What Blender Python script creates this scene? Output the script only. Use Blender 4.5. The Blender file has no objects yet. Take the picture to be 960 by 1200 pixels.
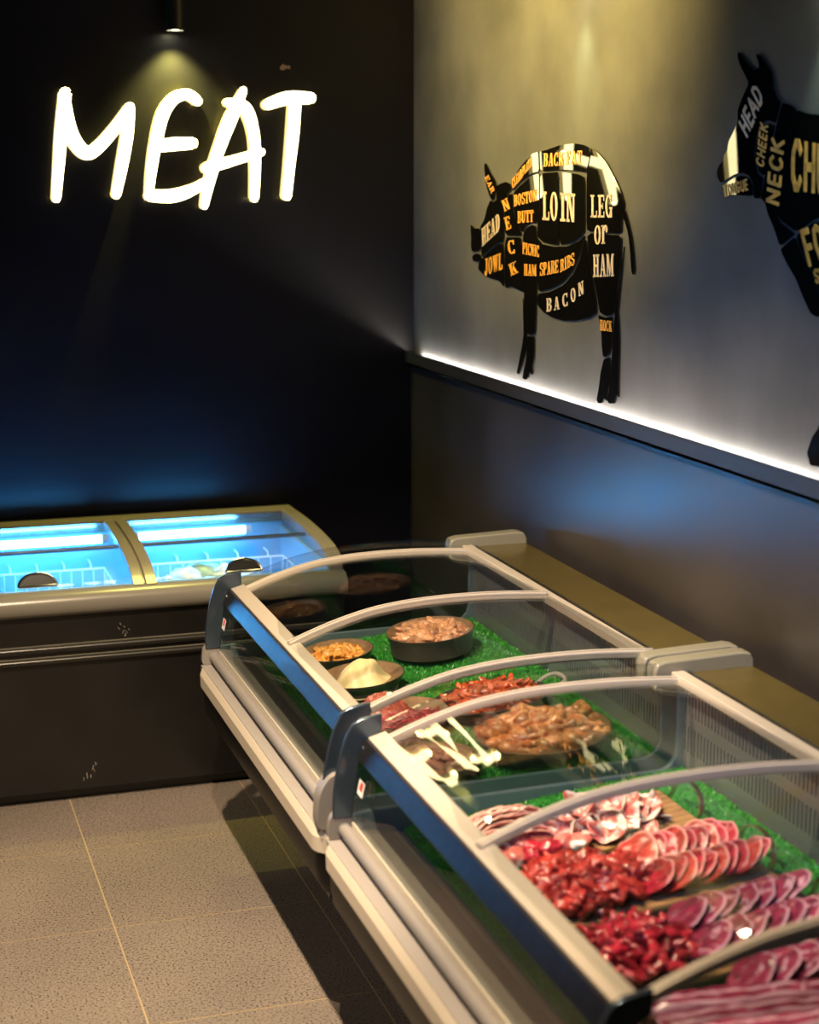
import bpy, bmesh, math, random
from mathutils import Vector, Matrix, noise
from mathutils.geometry import tessellate_polygon
random.seed(7)
SC = bpy.context.scene
COL = SC.collection
R = math.radians

# ------------------------------------------------------------------ camera
CAM_H, FPX, YAW, PITCH = 2.122, 1968.2, .315467, .197436
cd = bpy.data.cameras.new('camera'); cam = bpy.data.objects.new('camera', cd); COL.objects.link(cam)
cd.sensor_fit = 'HORIZONTAL'; cd.sensor_width = 36.0; cd.lens = FPX / 960 * 36
cam.location = (0, 0, CAM_H); cam.rotation_euler = (math.pi/2 - PITCH, 0, -YAW)
cd.clip_start = .05; cd.clip_end = 60
cd.dof.use_dof = True; cd.dof.focus_distance = 4.95; cd.dof.aperture_fstop = 2.9
SC.camera = cam
# ------------------------------------------------------------------ view, world
SC.view_settings.view_transform = 'Standard'; SC.view_settings.look = 'None'
SC.view_settings.exposure = 0.0; SC.view_settings.gamma = 1.0; SC.view_settings.use_curve_mapping = False
try:
    SC.cycles.transparent_max_bounces = 24
    SC.cycles.max_bounces = 10
except Exception:
    pass
W = bpy.data.worlds.new('world'); SC.world = W; W.use_nodes = True
W.node_tree.nodes['Background'].inputs[0].default_value = (.5, .6, .8, 1)
W.node_tree.nodes['Background'].inputs[1].default_value = .012

def spot(name, loc, target, watts, color, angle, blend, radius=.03):
    l = bpy.data.lights.new(name, 'SPOT'); l.energy = watts; l.color = color
    l.spot_size = R(angle); l.spot_blend = blend; l.shadow_soft_size = radius
    o = bpy.data.objects.new(name, l); COL.objects.link(o); o.location = loc
    o.rotation_euler = (Vector(target) - Vector(loc)).to_track_quat('-Z', 'Y').to_euler()
    return o
WARM = (1.0, .75, .48)
# ceiling track spots above the aisle, shining down over the display counters
spot('track_or_fill_light', (.43, 3.75, 3.0), (1.15, 4.45, .5), 520, WARM, 74, .5)
spot('track_or_fill_light', (.43, 2.95, 3.0), (1.25, 3.6, .6), 350, WARM, 74, .5)
spot('track_or_fill_light', (.43, 2.10, 3.0), (1.35, 2.6, .7), 310, WARM, 70, .5, .014)
# amber spot that washes the upper right wall round the pig
spot('track_or_fill_light', (.75, 4.7, 3.05), (2.12, 5.05, 2.75), 620, (1.0, .68, .17), 90, 1.0, .06)
# blue spot added for unseen lit freezers; warm fill added to lighten floor shadows
spot('track_or_fill_light', (-.5, .4, 2.9), (2.1, 3.75, 1.15), 420, (.13, .40, 1.0), 36, 1.0, .08)
spot('track_or_fill_light', (-1.3, 3.6, 3.0), (.9, 4.3, 0), 110, (1.0, .82, .62), 80, .8, .25)

# ------------------------------------------------------------------ place constants
YB, XR, XL, YF, ZC = 6.45, 2.123, -3.0, -1.6, 3.2
def ray(px, py):
    F = Vector((math.sin(YAW)*math.cos(PITCH), math.cos(YAW)*math.cos(PITCH), -math.sin(PITCH)))
    Rv = Vector((math.cos(YAW), -math.sin(YAW), 0)); U = Rv.cross(F)
    return F + Rv*((px-480)/FPX) - U*((py-600)/FPX)
def on_right(px, py):
    d = ray(px, py); t = XR/d.x; return (d.y*t, CAM_H + d.z*t)          # (y, z) on the right wall
def on_back(px, py):
    d = ray(px, py); t = YB/d.y; return (d.x*t, CAM_H + d.z*t)          # (x, z) on the back wall

# ------------------------------------------------------------------ materials
MATS = {}
def nodes_of(m):
    m.use_nodes = True; nt = m.node_tree
    return nt, nt.nodes, nt.links, nt.nodes['Principled BSDF']
def mat(name, color, rough=.5, metal=0., spec=.5, noise_scale=0, noise_amt=0, bump=0, bump_scale=200, rough_var=0, coat=0, emit=None, estr=0, sss=0):
    m = bpy.data.materials.new(name); nt, N, L, P = nodes_of(m)
    P.inputs['Base Color'].default_value = (*color, 1); P.inputs['Roughness'].default_value = rough
    P.inputs['Metallic'].default_value = metal; P.inputs['Specular IOR Level'].default_value = spec
    if coat: P.inputs['Coat Weight'].default_value = coat; P.inputs['Coat Roughness'].default_value = .03
    if sss:
        P.inputs['Subsurface Weight'].default_value = sss; P.inputs['Subsurface Radius'].default_value = (.01, .004, .002)
    if emit: P.inputs['Emission Color'].default_value = (*emit, 1); P.inputs['Emission Strength'].default_value = estr
    tc = N.new('ShaderNodeTexCoord')
    if noise_scale:
        n = N.new('ShaderNodeTexNoise'); n.inputs['Scale'].default_value = noise_scale; n.inputs['Detail'].default_value = 6
        L.new(tc.outputs['Object'], n.inputs['Vector'])
        r = N.new('ShaderNodeValToRGB'); r.color_ramp.elements[0].position = .3; r.color_ramp.elements[1].position = .7
        r.color_ramp.elements[0].color = (*[c*(1-noise_amt) for c in color], 1)
        r.color_ramp.elements[1].color = (*[min(1, c*(1+noise_amt)) for c in color], 1)
        L.new(n.outputs['Fac'], r.inputs['Fac']); L.new(r.outputs['Color'], P.inputs['Base Color'])
        if rough_var:
            mr = N.new('ShaderNodeMapRange'); mr.inputs['To Min'].default_value = max(.02, rough-rough_var); mr.inputs['To Max'].default_value = rough+rough_var
            L.new(n.outputs['Fac'], mr.inputs['Value']); L.new(mr.outputs['Result'], P.inputs['Roughness'])
    if bump:
        n2 = N.new('ShaderNodeTexNoise'); n2.inputs['Scale'].default_value = bump_scale; n2.inputs['Detail'].default_value = 4
        L.new(tc.outputs['Object'], n2.inputs['Vector'])
        b = N.new('ShaderNodeBump'); b.inputs['Strength'].default_value = bump; b.inputs['Distance'].default_value = .01
        L.new(n2.outputs['Fac'], b.inputs['Height']); L.new(b.outputs['Normal'], P.inputs['Normal'])
    MATS[name] = m; return m
def glass_mat(name, tint, f0=.045, rough=0.0):
    m = bpy.data.materials.new(name); m.use_nodes = True; nt = m.node_tree; N, L = nt.nodes, nt.links
    N.remove(N['Principled BSDF'])
    g = N.new('ShaderNodeNewGeometry'); d = N.new('ShaderNodeVectorMath'); d.operation = 'DOT_PRODUCT'
    L.new(g.outputs['Normal'], d.inputs[0]); L.new(g.outputs['Incoming'], d.inputs[1])
    def M(op, a, b=None):
        n = N.new('ShaderNodeMath'); n.operation = op; n.use_clamp = False
        for i, v in enumerate((a, b)):
            if v is None: continue
            if isinstance(v, (int, float)): n.inputs[i].default_value = v
            else: L.new(v, n.inputs[i])
        return n.outputs[0]
    c = M('ABSOLUTE', d.outputs['Value']); k = M('POWER', M('SUBTRACT', 1.0, c), 5.0)
    F = M('ADD', M('MULTIPLY', k, 1-f0), f0)
    t = N.new('ShaderNodeBsdfTransparent'); t.inputs['Color'].default_value = (*tint, 1)
    gl = N.new('ShaderNodeBsdfGlossy'); gl.inputs['Roughness'].default_value = rough
    mx = N.new('ShaderNodeMixShader'); L.new(F, mx.inputs[0]); L.new(t.outputs[0], mx.inputs[1]); L.new(gl.outputs[0], mx.inputs[2])
    L.new(mx.outputs[0], N['Material Output'].inputs['Surface']); MATS[name] = m; return m
def meat_mat(name, dark, light, fat, scale=30, fat_amt=.5, rough=.32, fat_attr=True, fat_noise=0.0):
    m = bpy.data.materials.new(name); nt, N, L, P = nodes_of(m)
    tc = N.new('ShaderNodeTexCoord'); oi = N.new('ShaderNodeObjectInfo')
    mp = N.new('ShaderNodeVectorMath'); mp.operation = 'ADD'
    sc = N.new('ShaderNodeVectorMath'); sc.operation = 'SCALE'; sc.inputs['Scale'].default_value = 9
    cb = N.new('ShaderNodeCombineXYZ'); L.new(oi.outputs['Random'], cb.inputs[0]); L.new(oi.outputs['Random'], cb.inputs[1])
    L.new(cb.outputs[0], sc.inputs[0]); L.new(tc.outputs['Object'], mp.inputs[0]); L.new(sc.outputs[0], mp.inputs[1])
    n = N.new('ShaderNodeTexNoise'); n.inputs['Scale'].default_value = scale; n.inputs['Detail'].default_value = 5; n.inputs['Distortion'].default_value = 1.2
    L.new(mp.outputs[0], n.inputs['Vector'])
    r = N.new('ShaderNodeValToRGB'); r.color_ramp.elements[0].position = .32; r.color_ramp.elements[1].position = .68
    r.color_ramp.elements[0].color = (*dark, 1); r.color_ramp.elements[1].color = (*light, 1); L.new(n.outputs['Fac'], r.inputs['Fac'])
    n2 = N.new('ShaderNodeTexNoise'); n2.inputs['Scale'].default_value = scale*.8; n2.inputs['Detail'].default_value = 3; n2.inputs['Distortion'].default_value = 2
    L.new(mp.outputs[0], n2.inputs['Vector'])
    r2 = N.new('ShaderNodeValToRGB'); r2.color_ramp.elements[0].position = .60-fat_noise*.25; r2.color_ramp.elements[1].position = .68-fat_noise*.2
    r2.color_ramp.elements[0].color = (0, 0, 0, 1); r2.color_ramp.elements[1].color = (fat_amt, fat_amt, fat_amt, 1); L.new(n2.outputs['Fac'], r2.inputs['Fac'])
    fac = r2.outputs['Color']
    if fat_attr:
        a = N.new('ShaderNodeAttribute'); a.attribute_name = 'fat'
        mm = N.new('ShaderNodeMath'); mm.operation = 'MAXIMUM'; L.new(fac, mm.inputs[0]); L.new(a.outputs['Fac'], mm.inputs[1]); fac = mm.outputs[0]
    mx = N.new('ShaderNodeMix'); mx.data_type = 'RGBA'; mx.inputs['B'].default_value = (*fat, 1)
    L.new(fac, mx.inputs['Factor']); L.new(r.outputs['Color'], mx.inputs['A'])
    hs = N.new('ShaderNodeHueSaturation'); mr = N.new('ShaderNodeMapRange'); mr.inputs['To Min'].default_value = .62; mr.inputs['To Max'].default_value = 1.2
    L.new(oi.outputs['Random'], mr.inputs['Value']); L.new(mr.outputs['Result'], hs.inputs['Value']); L.new(mx.outputs['Result'], hs.inputs['Color'])
    L.new(hs.outputs['Color'], P.inputs['Base Color'])
    P.inputs['Roughness'].default_value = rough; P.inputs['Specular IOR Level'].default_value = .6
    b = N.new('ShaderNodeBump'); b.inputs['Strength'].default_value = .35; b.inputs['Distance'].default_value = .004
    L.new(n.outputs['Fac'], b.inputs['Height']); L.new(b.outputs['Normal'], P.inputs['Normal'])
    MATS[name] = m; return m

mat('black_wall', (.0042, .0042, .0088), .38, spec=.28, noise_scale=3, noise_amt=.25, bump=.02, bump_scale=60)
mat('plaster', (.080, .084, .092), .62, spec=.35, noise_scale=2.6, noise_amt=.34, bump=.05, bump_scale=9)
mat('dark_panel', (.022, .019, .0175), .34, spec=1.0, noise_scale=2.5, noise_amt=.3, rough_var=.08)
mat('ledge_paint', (.020, .019, .018), .40, spec=.5)
mat('ceiling_black', (.01, .01, .01), .8)
mat('shop_wall', (.05, .048, .045), .7)
mat('grout', (.36, .27, .15), .7)
mat('cream', (.53, .47, .39), .42, bump=.03, bump_scale=500)
mat('cream_metal', (.44, .39, .33), .32, metal=.25)
mat('grey_plastic', (.185, .172, .165), .36)
mat('grey_ledge', (.21, .195, .19), .5)
mat('cap_plastic', (.15, .142, .108), .35)
mat('steel', (.42, .42, .42), .22, metal=1, noise_scale=25, noise_amt=.08)
mat('bar_steel', (.17, .16, .16), .34, metal=1, noise_scale=30, noise_amt=.1)
mat('strip_steel', (.06, .085, .12), .22, metal=.7)
mat('back_plate', (.25, .19, .06), .22, metal=.8, noise_scale=14, noise_amt=.1)
mat('liner_steel', (.26, .27, .28), .26, metal=.6)
mat('grille_grey', (.20, .19, .17), .4, metal=.3)
mat('liner_frame', (.14, .20, .23), .3, metal=.4)
mat('black_plastic', (.012, .011, .010), .32)
mat('black_gloss', (.005, .005, .005), .42, spec=.2)
mat('gasket', (.018, .018, .02), .5)
mat('duct_dark', (.015, .02, .025), .6)
mat('chrome', (.7, .7, .7), .12, metal=1)
mat('brass', (.62, .42, .15), .25, metal=1)
mat('bowl_dark', (.055, .045, .036), .38, noise_scale=20, noise_amt=.3)
mat('bowl_brown', (.22, .13, .07), .42, noise_scale=25, noise_amt=.35)
mat('wood_board', (.36, .20, .09), .45, noise_scale=18, noise_amt=.35)
mat('tray_dark', (.05, .035, .03), .4)
mat('tray_steel', (.45, .45, .46), .3, metal=.8)
mat('turf_base', (.012, .16, .03), .7)
mat('turf_blade', (.05, .31, .03), .36, noise_scale=60, noise_amt=.4)
mat('freezer_rim', (.17, .16, .14), .28)
mat('freezer_frame', (.18, .16, .125), .30)
mat('freezer_black', (.008, .0075, .0075), .28, noise_scale=4, noise_amt=.3)
mat('freezer_liner', (.30, .46, .58), .45)
mat('wire_white', (.8, .85, .9), .35)
mat('bag_white', (.75, .82, .78), .3, noise_scale=22, noise_amt=.25)
mat('bag_green', (.42, .62, .52), .3, noise_scale=22, noise_amt=.3)
mat('tube_light', (.6, .85, 1), .5, emit=(.07, .45, 1.0), estr=85)
mat('strip_light', (1, .95, .85), .5, emit=(1.0, .90, .76), estr=80)
mat('lamp_disc', (1, .95, .7), .5, emit=(1.0, .95, .6), estr=40)
mat('sign_face', (1, .95, .8), .4, emit=(1.0, .86, .42), estr=9)
mat('sign_side', (.8, .7, .35), .4, emit=(1.0, .78, .28), estr=1.2)
mat('acrylic_black', (.003, .003, .003), .012, spec=.75)
mat('letter_gold', (.64, .31, .05), .35, noise_scale=40, noise_amt=.25)
mat('letter_pink', (.52, .43, .38), .4, noise_scale=40, noise_amt=.15)
mat('scuff', (.22, .20, .18), .7)
mat('chip', (.35, .24, .19), .8)
mat('sticker_white', (.7, .68, .65), .4)
mat('sticker_red', (.6, .04, .03), .4)
mat('cream_mash', (.80, .66, .34), .42, noise_scale=10, noise_amt=.08, sss=.1)
glass_mat('lid_glass', (.955, .965, .96))
glass_mat('front_glass', (.93, .955, .95))
glass_mat('end_glass', (.84, .87, .87), f0=.06)
glass_mat('freezer_glass', (.94, .96, .97))
meat_mat('wing_skin', (.60, .14, .035), (.90, .40, .16), (.98, .66, .44), 26, .5, .26)
meat_mat('chicken_pale', (.55, .22, .10), (.82, .46, .26), (.92, .72, .5), 30, .7, .3)
meat_mat('chicken_yellow', (.55, .20, .03), (.82, .42, .09), (.9, .66, .32), 30, .6, .3)
meat_mat('marinated_red', (.32, .028, .008), (.72, .12, .03), (.88, .36, .14), 34, .5, .24)
meat_mat('minced', (.22, .03, .02), (.55, .13, .08), (.8, .45, .35), 90, .6, .35)
meat_mat('brown_meat', (.22, .07, .05), (.45, .19, .13), (.7, .45, .36), 28, .6, .3)
meat_mat('red_meat', (.22, .008, .010), (.58, .060, .048), (.86, .46, .42), 24, .5, .28)
meat_mat('crimson_meat', (.16, .003, .012), (.44, .020, .042), (.80, .34, .36), 26, .4, .26)
meat_mat('purple_meat', (.11, .008, .032), (.30, .030, .085), (.64, .38, .52), 20, .7, .22)
meat_mat('belly', (.52, .10, .085), (.68, .22, .17), (.88, .62, .54), 16, .4, .3)
meat_mat('pork_white', (.52, .08, .075), (.70, .22, .19), (.90, .76, .70), 14, .95, .28, fat_noise=.35)

def floor_mat():
    m = bpy.data.materials.new('terrazzo'); nt, N, L, P = nodes_of(m); MATS['terrazzo'] = m
    g = N.new('ShaderNodeNewGeometry')
    n = N.new('ShaderNodeTexNoise'); n.inputs['Scale'].default_value = 150; n.inputs['Detail'].default_value = 3; L.new(g.outputs['Position'], n.inputs['Vector'])
    r = N.new('ShaderNodeValToRGB'); e = r.color_ramp.elements
    e[0].position = .34; e[0].color = (.022, .019, .017, 1); e[1].position = .45; e[1].color = (.185, .158, .138, 1)
    x = e.new(.72); x.color = (.235, .202, .178, 1)
    L.new(n.outputs['Fac'], r.inputs['Fac'])
    v = N.new('ShaderNodeTexVoronoi'); v.inputs['Scale'].default_value = 210; L.new(g.outputs['Position'], v.inputs['Vector'])
    r3 = N.new('ShaderNodeValToRGB'); r3.color_ramp.elements[0].position = .0; r3.color_ramp.elements[0].color = (.32, .30, .28, 1); r3.color_ramp.elements[1].position = .42; r3.color_ramp.elements[1].color = (1, 1, 1, 1)
    L.new(v.outputs['Distance'], r3.inputs['Fac'])
    n2 = N.new('ShaderNodeTexNoise'); n2.inputs['Scale'].default_value = 1.6; n2.inputs['Detail'].default_value = 4; L.new(g.outputs['Position'], n2.inputs['Vector'])
    r2 = N.new('ShaderNodeValToRGB'); r2.color_ramp.elements[0].position = .3; r2.color_ramp.elements[0].color = (.82, .82, .82, 1); r2.color_ramp.elements[1].position = .7; r2.color_ramp.elements[1].color = (1.1, 1.07, 1.05, 1)
    L.new(n2.outputs['Fac'], r2.inputs['Fac'])
    mx = N.new('ShaderNodeMix'); mx.data_type = 'RGBA'; mx.blend_type = 'MULTIPLY'; mx.inputs['Factor'].default_value = 1
    L.new(r.outputs['Color'], mx.inputs['A']); L.new(r2.outputs['Color'], mx.inputs['B'])
    m2 = N.new('ShaderNodeMix'); m2.data_type = 'RGBA'; m2.blend_type = 'MULTIPLY'; m2.inputs['Factor'].default_value = .8
    L.new(mx.outputs['Result'], m2.inputs['A']); L.new(r3.outputs['Color'], m2.inputs['B'])
    L.new(m2.outputs['Result'], P.inputs['Base Color']); P.inputs['Roughness'].default_value = .42; P.inputs['Specular IOR Level'].default_value = .4
floor_mat()

# ------------------------------------------------------------------ mesh helpers
ORG = {}
def org(o): return ORG.get(o, Vector((0, 0, 0)))
class MB:
    def __init__(s): s.v = []; s.f = []; s.fat = None
    def add(s, vs, fs):
        b = len(s.v); s.v += [tuple(p) for p in vs]; s.f += [tuple(i+b for i in f) for f in fs]; return s
    def box(s, x0, x1, y0, y1, z0, z1):
        v = [(x, y, z) for z in (z0, z1) for y in (y0, y1) for x in (x0, x1)]
        return s.add(v, [(0, 2, 3, 1), (4, 5, 7, 6), (0, 1, 5, 4), (2, 6, 7, 3), (0, 4, 6, 2), (1, 3, 7, 5)])
    def sweep(s, frames, cap=True, closed=False):
        """frames: list of rings (same length) of points"""
        n = len(frames[0]); b = []
        vs = [p for fr in frames for p in fr]; fs = []
        k = len(frames); rng = range(k if closed else k-1)
        for i in rng:
            j = (i+1) % k
            for a in range(n):
                c = (a+1) % n; fs.append((i*n+a, i*n+c, j*n+c, j*n+a))
        if cap and not closed:
            fs.append(tuple(range(n))[::-1]); fs.append(tuple((k-1)*n+a for a in range(n)))
        return s.add(vs, fs)
    def tube(s, pts, r, n=8, closed=False):
        P = [Vector(p) for p in pts]; fr = []; k = len(P); up = None
        for i, p in enumerate(P):
            a = P[(i-1) % k] if (closed or i) else p; c = P[(i+1) % k] if (closed or i < k-1) else p
            t = (c-a).normalized()
            if up is None:
                up = Vector((0, 0, 1)) if abs(t.z) < .9 else Vector((1, 0, 0))
            u = (up - t*up.dot(t)).normalized(); w = t.cross(u); up = u
            rr = r[i] if isinstance(r, (list, tuple)) else r
            fr.append([p + u*rr*math.cos(2*math.pi*q/n) + w*rr*math.sin(2*math.pi*q/n) for q in range(n)])
        return s.sweep(fr, True, closed)
    def lathe(s, prof, c, n=40, ex=1., ey=1.):
        fr = []
        for q in range(n):
            a = 2*math.pi*q/n; fr.append([(c[0]+r*math.cos(a)*ex, c[1]+r*math.sin(a)*ey, c[2]+z) for r, z in prof])
        return s.sweep(fr, False, True)
    def prism(s, poly3, d):
        """poly3: planar ring of points, extruded by vector d"""
        P = [Vector(p) for p in poly3]; D = Vector(d); n = len(P)
        tri = tessellate_polygon([P])
        vs = P + [p+D for p in P]; fs = [t for t in tri] + [tuple(i+n for i in reversed(t)) for t in tri]
        fs += [(i, (i+1) % n, (i+1) % n+n, i+n) for i in range(n)]
        return s.add(vs, fs)
    def mesh(s, name, smooth=False, off=Vector((0, 0, 0)), recalc=True):
        me = bpy.data.meshes.new(name)
        me.from_pydata([tuple(Vector(p)-off) for p in s.v], [], s.f); me.update()
        if recalc:
            bm = bmesh.new(); bm.from_mesh(me); bmesh.ops.recalc_face_normals(bm, faces=bm.faces); bm.to_mesh(me); bm.free()
        if s.fat:
            a = me.attributes.new('fat', 'FLOAT', 'POINT'); a.data.foreach_set('value', s.fat)
        if smooth: me.polygons.foreach_set('use_smooth', [True]*len(me.polygons))
        return me
    def build(s, name, m, parent=None, smooth=False, bevel=0, auto=True, loc=None, recalc=True):
        o0 = org(parent) if parent else (Vector(loc) if loc else Vector((0, 0, 0)))
        me = s.mesh(name, smooth, o0, recalc); me.materials.append(MATS[m] if isinstance(m, str) else m)
        o = bpy.data.objects.new(name, me); COL.objects.link(o)
        if parent: o.parent = parent
        else: o.location = o0
        ORG[o] = o0
        if bevel:
            b = o.modifiers.new('bevel', 'BEVEL'); b.width = bevel; b.segments = 2; b.limit_method = 'ANGLE'; b.angle_limit = R(40)
        if smooth and auto:
            try:
                me.set_sharp_from_angle(angle=R(38))
            except Exception:
                pass
        return o
def empty(name, loc, rot=(0, 0, 0)):
    o = bpy.data.objects.new(name, None); COL.objects.link(o); o.location = loc; o.rotation_euler = rot; o.empty_display_size = .1
    ORG[o] = Vector(loc); return o
def tag(o, label, cat, group=None, kind=None):
    if label: o['label'] = label
    if cat: o['category'] = cat
    if group: o['group'] = group
    if kind: o['kind'] = kind
    return o
def struct(o, label=None):
    o['kind'] = 'structure'
    if label: o['label'] = label
    return o
def copy_tree(o, parent=None, off=None):
    c = o.copy(); COL.objects.link(c)
    if parent: c.parent = parent
    if off is not None: c.location = o.location + Vector(off); ORG[c] = org(o) + Vector(off)
    for ch in [x for x in bpy.data.objects if x.parent == o]: copy_tree(ch, c)
    return c
def crom(pts, n=6, closed=False):
    P = [Vector(p) for p in pts]; out = []; k = len(P)
    for i in range(k if closed else k-1):
        if closed: a, b, c, d = P[i-1], P[i], P[(i+1) % k], P[(i+2) % k]
        else: a, b, c, d = P[max(i-1, 0)], P[i], P[i+1], P[min(i+2, k-1)]
        for q in range(n):
            t = q/n; out.append(.5*((2*b)+(c-a)*t+(2*a-5*b+4*c-d)*t*t+(3*b-a-3*c+d)*t**3))
    if not closed: out.append(P[-1])
    return out
def chaikin(pts, cut=.22):
    out = []; k = len(pts)
    for i in range(k):
        a = Vector(pts[i]); b = Vector(pts[(i+1) % k]); out += [a.lerp(b, cut), a.lerp(b, 1-cut)]
    return out

# ------------------------------------------------------------------ room shell
T = .1
fl = struct(MB().box(XL, XR, YF, YB, -.08, -.0008).build('floor', 'grout'), 'speckled grey-beige tiled floor with thin golden joints')
tile_cache = {}
TX, TY, TS, GAP = .591, 5.15, .60, .0040
def tile_mesh(w, h):
    k = (round(w, 3), round(h, 3))
    if k not in tile_cache:
        me = MB().box(-w/2, w/2, -h/2, h/2, -.0007, 0).mesh('tile'); me.materials.append(MATS['terrazzo']); tile_cache[k] = me
    return tile_cache[k]
i0 = math.floor((XL-TX)/TS); i1 = math.ceil((XR-TX)/TS); j0 = math.floor((YF-TY)/TS); j1 = math.ceil((YB-TY)/TS)
for i in range(i0, i1):
    for j in range(j0, j1):
        xa, xb = max(XL, TX+i*TS)+GAP/2, min(XR, TX+(i+1)*TS)-GAP/2
        ya, yb = max(YF, TY+j*TS)+GAP/2, min(YB, TY+(j+1)*TS)-GAP/2
        if xb-xa < .01 or yb-ya < .01: continue
        o = bpy.data.objects.new('tile', tile_mesh(xb-xa, yb-ya)); COL.objects.link(o); o.parent = fl; o.location = ((xa+xb)/2, (ya+yb)/2, 0)
wb = struct(MB().box(XL-T, XR+T, YB, YB+T, -.08, ZC).build('wall_back', 'black_wall'), 'black painted back wall behind the chest freezer')
wr = struct(MB().box(XR, XR+T, YF-T, YB, -.08, ZC).build('wall_right', 'plaster'), 'grey plaster wall with animal cut-outs')
struct(MB().box(XL-T, XL, YF-T, YB, -.08, ZC).build('wall_left', 'shop_wall'))
struct(MB().box(XL, XR, YF-T, YF, -.08, ZC).build('wall_front', 'shop_wall'))
struct(MB().box(XL-T, XR+T, YF-T, YB+T, ZC, ZC+T).build('ceiling', 'ceiling_black'))
# chipped paint on the black wall
def chip(pts, name='paint_chip'):
    P = [on_back(*p) for p in pts]
    MB().prism([(x, YB-.0006, z) for x, z in P], (0, .0005, 0)).build(name, 'chip', wb)
chip([(328, 79), (331, 75), (336, 77), (340, 77), (340, 81), (336, 80), (333, 82), (329, 82)])
# dark panelling with cove ledge on the right wall
LZ = 1.432
pan = MB().box(XR-.012, XR, YF, YB, 0, LZ-.062).build('panel', 'dark_panel', wr, bevel=.001)
led = MB(); LX = XR-.040
led.box(LX, XR-.002, YF, YB, LZ-.050, LZ-.044)           # bottom of the channel
led.box(LX, LX+.006, YF, YB, LZ-.050, LZ)               # lip
lo = struct(led.build('trim_1', 'ledge_paint'), 'dark ledge with hidden light strip along the right wall')
MB().box(XR-.016, XR-.008, .2, YB-.10, LZ-.017, LZ-.013).build('light_strip', 'strip_light', lo)

# ------------------------------------------------------------------ illuminated MEAT sign
sign = empty('illuminated_sign', (on_back(210, 240)[0], YB, on_back(210, 240)[1]))
tag(sign, 'glowing pale yellow hand-lettered MEAT sign on the black wall', 'sign')
SZ = 1/1.92
def stroke_outline(pts, w, n=8):
    """pts: [(x,y,halfwidth)] in photo pixels -> smooth outline with round ends"""
    P = crom([(a, b, c) for a, b, c in pts], n); L_, R_ = [], []
    for i, p in enumerate(P):
        a = P[max(i-1, 0)]; c = P[min(i+1, len(P)-1)]; t = Vector((c.x-a.x, c.y-a.y)).normalized(); nn = Vector((-t.y, t.x))
        L_.append((p.x+nn.x*p.z, p.y+nn.y*p.z)); R_.append((p.x-nn.x*p.z, p.y-nn.y*p.z))
    def endcap(p, q):
        t = Vector((p.x-q.x, p.y-q.y)).normalized(); a0 = math.atan2(t.y, t.x); return [(p.x+p.z*math.cos(a0+d), p.y+p.z*math.sin(a0+d)) for d in (-1.0, -.5, 0, .5, 1.0)]
    return L_, endcap(P[-1], P[-2]), R_[::-1], endcap(P[0], P[1])
LET = {
 'M': [[(143, 212, 15), (134, 300, 15), (128, 380, 13), (123, 445, 11)],
       [(140, 215, 13), (152, 290, 17), (172, 330, 17), (195, 345, 16), (222, 326, 15), (255, 288, 14), (286, 245, 13)],
       [(287, 243, 12), (282, 300, 14), (270, 370, 14), (257, 437, 11)]],
 'E': [[(438, 228, 12), (415, 214, 13), (385, 224, 14), (360, 262, 15), (344, 330, 14), (335, 390, 12), (330, 440, 9)],
       [(346, 330, 14), (385, 325, 16), (426, 323, 14)],
       [(333, 440, 14), (385, 440, 16), (430, 425, 13), (454, 408, 8)]],
 'A': [[(541, 205, 9), (516, 262, 15), (487, 335, 14), (466, 405, 13), (454, 462, 9)],
       [(508, 232, 11), (545, 245, 15), (564, 300, 13), (568, 370, 12), (566, 445, 10)],
       [(460, 378, 14), (520, 361, 12), (580, 343, 10)]],
 'T': [[(596, 236, 13), (640, 222, 16), (690, 222, 14)],
       [(657, 225, 14), (652, 300, 14), (645, 370, 12), (638, 440, 11)]],
}
for ch, strokes in LET.items():
    fm, sm = MB(), MB()
    for si, st in enumerate(strokes):
        pts = [(a*SZ, b*SZ, c*SZ*.93) for a, b, c in st]
        l, e1, r, e0 = stroke_outline(pts, 0)
        ring = l + e1 + r + e0
        W3 = [on_back(*p) for p in ring]; dep = .042 + si*.0012
        y1 = YB-.012-dep
        n = len(l); k = len(ring)
        vs = [(x, y1, z) for x, z in W3]; fs = []
        L0 = list(range(n)); R0 = [n+len(e1)+i for i in range(n)][::-1]
        for i in range(n-1): fs.append((L0[i], L0[i+1], R0[i+1], R0[i]))
        fs.append(tuple([L0[-1]] + list(range(n, n+len(e1))) + [R0[-1]])); fs.append(tuple([R0[0]] + list(range(k-len(e0), k)) + [L0[0]]))
        fm.add(vs, fs)
        v2 = [(x, y1+.0005, z) for x, z in W3] + [(x, YB-.012, z) for x, z in W3]
        sm.add(v2, [(i, (i+1) % k, (i+1) % k+k, i+k) for i in range(k)] + [tuple(f2[::-1]) for f2 in [tuple(i+k for i in f) for f in fs]])
    side = sm.build('letter', 'sign_side', sign); fm.build('lit_face', 'sign_face', side)
    # stand-off pins to the wall
    for st in strokes[:1]:
        for q in (0, -1):
            x, z = on_back(st[q][0]*SZ, st[q][1]*SZ); MB().tube([(x, YB-.013, z), (x, YB-.0002, z)], .004, 6).build('standoff_pin', 'black_plastic', side)

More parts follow.
